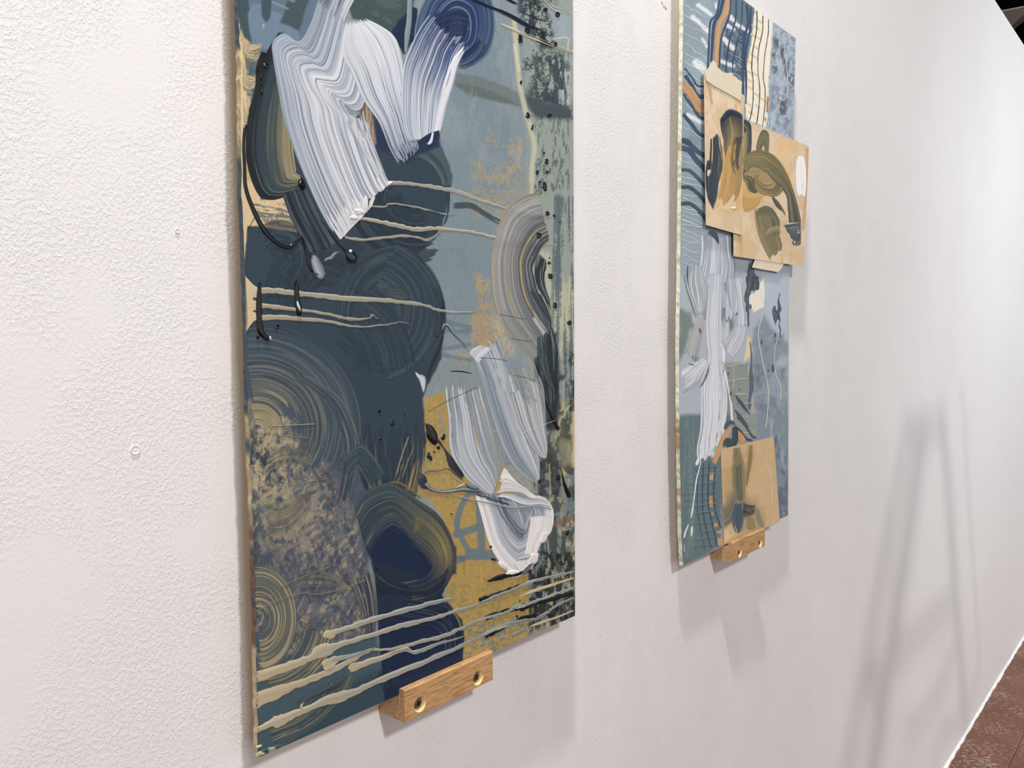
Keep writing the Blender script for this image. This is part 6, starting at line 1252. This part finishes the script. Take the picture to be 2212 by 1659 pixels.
pb(SB, [(222, 196, 158)], A=q2((1130, 660), (1160, 640), (1200, 640), (1240, 700)), B=q2((1120, 720), (1170, 710), (1220, 740), (1275, 795)), jag=(1, 1), edge=1.2, vary=.05, nb=1); pb(SB, [(222, 198, 164)], pts=q2((1330, 790, 10), (1350, 850, 44), (1365, 900, 70), (1380, 940, 40)), jag=(1, 1), edge=1.2, vary=.05)
pb(SB, [(242, 240, 236), (246, 244, 240), (240, 237, 232)], A=q2((1555, 130), (1500, 250), (1492, 420), (1500, 560), (1540, 680)), B=q2((1580, 140), (1610, 300), (1618, 440), (1612, 580), (1590, 680)), jag=(16, 16), edge=2.5, dry0=.25, dry=.25, relief=.0002, alpha=1.0, label='short white upright dab')
for x, y in ((1525, 1025), (1530, 1045), (1485, 1165), (1487, 1150), (1528, 1052)): blob(SB, *q2((x, y))[0][:2], 1.0, 1.4, (236, 232, 222), .0003, 0, .3, mat=M_PAINT)
# --- lower card on the ledge
shC, G, fin = sheet('painted_card', [(1557, 970.7), (1671.4, 944), (1684.7, 1127), (1564.3, 1176.4)], YC, 60, 80, (206, 173, 124), 'small tan card with an olive plume standing in the wooden ledge', 'card', th=.0008)
G.grain(.05, 30, 30, 0, 3); G.mottle([(1557, 960), (1680, 940), (1685, 1130), (1564, 1176)], (214, 184, 140), 5, 7, .55, .08, .5, 4)
G.fill(q4((640, 550), (760, 520), (770, 900), (640, 1000)), (180, 150, 90), 8, 6, .08, .6); G.fill(q4((860, 850), (1000, 840), (1080, 1150), (880, 1200)), (176, 150, 100), 8, 6, .08, .6)
G.line(q4((1120, 520), (1150, 640), (1160, 740), (1160, 920)), 2, (226, 202, 154), 1, .7); G.fill(q4((670, 1200), (740, 1260), (700, 1330), (655, 1330)), (222, 196, 150), 3, 2, .1, .7)
G.fill(q4((745, 330), (830, 320), (870, 500), (890, 900), (770, 920), (740, 600)), (150, 134, 90), 7, 6, .1, .7); G.fill(q4((770, 560), (850, 540), (870, 900), (790, 920)), (112, 116, 104), 9, 8, .1, .7)
G.fill(q4((640, 930), (740, 760), (790, 900), (770, 1060), (655, 1170)), (128, 126, 108), 7, 8, .1, .75); G.fill(q4((745, 930), (850, 920), (880, 1060), (850, 1200), (800, 1245), (745, 1120)), (82, 98, 112), 6, 7, .1, .85)
G.fill(q4((850, 900), (985, 930), (970, 1020), (860, 1060)), (92, 98, 94), 6, 7, .1, .7); G.fill(q4((900, 300), (965, 300), (940, 560), (895, 740), (880, 600)), (164, 138, 78), 5, 5, .1, .7); G.fill(q4((880, 1050), (1060, 960), (1080, 1170), (890, 1210)), (164, 146, 108), 8, 8, .1, .6)
fin(); SC = Surface(YC - .0001, shC, [(1557, 970.7), (1671.4, 944), (1684.7, 1127), (1564.3, 1176.4)])
pb(SC, [(176, 148, 88), (150, 136, 88), (170, 146, 92)], A=q4((745, 330), (740, 500), (740, 700), (780, 900)), B=q4((830, 320), (870, 500), (880, 700), (880, 900)), jag=(4, 10), edge=5, alpha=.75, streak=[((104, 108, 96), .6, 5, 90, .54)], label='olive plume brushstroke')
pb(SC, [(160, 132, 66), (150, 130, 80)], pts=q4((940, 295, 50), (930, 450, 66), (905, 620, 56), (890, 760, 30)), alpha=.8, edge=5, dry=.42, jag=(2, 8))
pb(SC, [(96, 106, 104), (120, 124, 108), (150, 140, 100)], pts=q4((800, 480, 110), (800, 650, 120), (815, 800, 110), (820, 900, 90)), alpha=.8, dry0=.3, dry=.4, edge=6, jag=(8, 6), streak=[((72, 84, 92), .6, 4, 80, .56)])
pb(SC, [(150, 140, 104), (130, 126, 108), (112, 118, 116)], A=q4((640, 940), (690, 900), (740, 780), (770, 720)), B=q4((655, 1170), (720, 1120), (770, 1000), (790, 900)), alpha=.75, dry0=.2, dry=.45, jag=(2, 14), edge=6, streak=[((200, 172, 124), .6, 4, 60, .55), ((84, 96, 108), .6, 4, 60, .56)])
pb(SC, [(80, 94, 108), (74, 98, 124), (88, 102, 112)], pts=q4((810, 900, 70), (800, 980, 120), (795, 1080, 130), (800, 1170, 100), (810, 1240, 40)), jag=(5, 10), edge=5, dry0=.1, dry=.42, streak=[((56, 72, 92), .6, 4, 70, .56)], label='slate blue paint patch')
pb(SC, [(96, 98, 84), (110, 110, 88)], A=q4((850, 890), (920, 930), (985, 925)), B=q4((850, 1060), (920, 1060), (975, 1030)), alpha=.9, jag=(3, 4), dry=.35, edge=4, ulen=20, streak=[((40, 48, 56), .8, 4, 20, .52)])
pb(SC, [(150, 140, 100), (170, 152, 108)], A=q4((890, 1060), (880, 1130), (890, 1200)), B=q4((960, 1040), (990, 1110), (1000, 1180)), alpha=.75, edge=4, jag=(3, 3)); pb(SC, [(160, 150, 124), (146, 142, 126)], pts=q4((1005, 960, 50), (1020, 1050, 70), (1050, 1130, 70), (1065, 1170, 30)), alpha=.8, edge=4, jag=(3, 3))
# --- masking tape
def tape(parent, pxs, Y, name='masking_tape'):
    P = [atY(x, y, Y) for x, y in pxs]; n = len(P)
    V = [tuple(p) for p in P] + [(p[0], p[1] + .00025, p[2]) for p in P]
    F = [tuple(range(n)), tuple(range(n, 2 * n))[::-1]] + [(i, n + i, n + (i + 1) % n, (i + 1) % n) for i in range(n)]
    o = mesh_obj(name, V, F, M_TAPE, parent); o.matrix_parent_inverse = Matrix.Translation(-parent.location); o['label'] = 'torn strip of pale masking tape'
    return o
tape(shA, q1((478, 815), (512, 775), (545, 715), (578, 672), (590, 690), (612, 715), (622, 760), (640, 765), (660, 790), (690, 808), (720, 822), (740, 818), (790, 815), (800, 850), (830, 862), (850, 890), (897, 915), (890, 1030), (884, 1135), (790, 1075), (690, 1020), (580, 960), (500, 905), (488, 870)), YA - .0012)
tape(shB, q2((1045, 1345), (1030, 1385), (1008, 1440), (1120, 1462), (1220, 1478), (1300, 1494), (1330, 1462), (1362, 1405), (1372, 1340), (1350, 1180), (1200, 1230), (1060, 1290)), YB + .0008)

# ------------------------------------------------------------------ wall details
def poly_tube(name, pts, rad, mat, parent=None, sides=8):
    pts = [Vector(p) for p in pts]; V = []; F = []
    for i, p in enumerate(pts):
        t = (pts[min(i + 1, len(pts) - 1)] - pts[max(i - 1, 0)]).normalized()
        a = t.cross(Vector((0, 1, 0)));  a = a.normalized() if a.length > 1e-4 else Vector((1, 0, 0))
        b2_ = t.cross(a); r = rad[i] if isinstance(rad, (list, tuple)) else rad
        for k in range(sides):
            q = 2 * math.pi * k / sides; V.append(p + a * (r * math.cos(q)) + b2_ * (r * math.sin(q)))
        if i:
            for k in range(sides):
                F.append(((i - 1) * sides + k, (i - 1) * sides + (k + 1) % sides, i * sides + (k + 1) % sides, i * sides + k))
    F.append(tuple(range(sides))[::-1]); F.append(tuple(range((len(pts) - 1) * sides, len(pts) * sides)))
    return mesh_obj(name, V, F, mat, parent, True)
M_PENCIL = plain('pencil_graphite', (0.10, 0.10, 0.11), 0.6)
for pts in ([(1429, 4), (1431, 9)], [(1433, 11), (1434, 18)], [(1436, 13), (1438, 20), (1440, 17)]):
    w3 = [atY(x, y, -.0002) for x, y in pts]
    poly_tube('pencil_mark', w3, .0005, M_PENCIL, wall, 5)
def filler(x, y, r):
    c = atY(x, y, 0); V = []; F = []; k = 20
    for rad, h in ((1.0, 0.0), (.86, .0009), (.72, .0004), (.3, .0006)):
        V += [(c[0] + r * rad * math.cos(2 * math.pi * i / k), -h, c[2] + r * rad * math.sin(2 * math.pi * i / k)) for i in range(k)]
    for a in range(3):
        for i in range(k): F.append((a * k + i, a * k + (i + 1) % k, (a + 1) * k + (i + 1) % k, (a + 1) * k + i))
    F.append(tuple(3 * k + i for i in range(k)))
    o = mesh_obj('filled_hole', V, F, M_WALL, wall, True); o['label'] = 'small painted-over screw hole'
filler(292, 972, .0042); filler(383, 499, .0022)
# guessed A-frame and cord, added out of view to cast faint wall shadows
M_SHADOW_FRAME = plain('shadow_caster_dark', (0.06, 0.06, 0.065), 0.5); M_SHADOW_CORD = plain('shadow_cord_black', (0.03, 0.03, 0.03), 0.6)
LAMP = np.array([-0.15, -3.5, 3.9])
def throw(px, Y):
    S_ = atY(px[0], px[1], 0.0); return S_ + (LAMP - S_) * (Y / LAMP[1])
st_root = empty('shadow_caster_frame', (2.7, -0.80, 0)); tag(st_root, 'unseen A-frame shape added to cast faint leg shadows on the wall', 'stand')
def leg(p0, p1, Y0, Y1, r):
    a = throw(p0, Y0); b3 = throw(p1, Y1); d = (b3 - a) / max(a[2] - b3[2], 1e-3)
    b3 = a + d * (a[2] - 0.0)
    o = poly_tube('leg', [a, (a + b3) / 2, b3], r, M_SHADOW_FRAME, st_root); o.matrix_parent_inverse = Matrix.Translation(-st_root.location)
    return a, b3
l1 = leg((2000, 900), (1940, 1300), -.80, -.80, .034); l2 = leg((1968, 900), (1896, 1300), -.80, -.80, .018); l3 = leg((2036, 890), (2066, 1300), -.80, -.80, .034)
for f_ in (0.02, 0.28):
    a = l2[0] + (l2[1] - l2[0]) * f_; b3 = l3[0] + (l3[1] - l3[0]) * f_
    o = poly_tube('crossbar', [a, (a + b3) / 2, b3], .022, M_SHADOW_FRAME, st_root); o.matrix_parent_inverse = Matrix.Translation(-st_root.location)
cd = [throw(p, -.62) for p in ((2076, 840), (2084, 900), (2088, 1000), (2096, 1130), (2108, 1300), (2115, 1420), (2104, 1490), (2070, 1560), (2020, 1650))]
cd += [np.array([cd[-1][0] - .12, -.62, .05]), np.array([cd[-1][0] - .25, -.62, .010])]
cdd = catmull(np.array(cd), 60); cdd[:, 2] = np.maximum(cdd[:, 2], .010)
cord1 = poly_tube('shadow_caster_cord', cdd, .010, M_SHADOW_CORD); tag(cord1, 'unseen cord added to cast a thin hanging shadow on the wall', 'cord')
cd = catmull(np.array([throw(p, -.70) for p in ((2064, 1390), (2050, 1440), (2020, 1510), (1990, 1550), (1958, 1585))]), 30)
c_ = poly_tube('shadow_caster_loop', cd, .012, M_SHADOW_CORD, st_root); c_.matrix_parent_inverse = Matrix.Translation(-st_root.location)
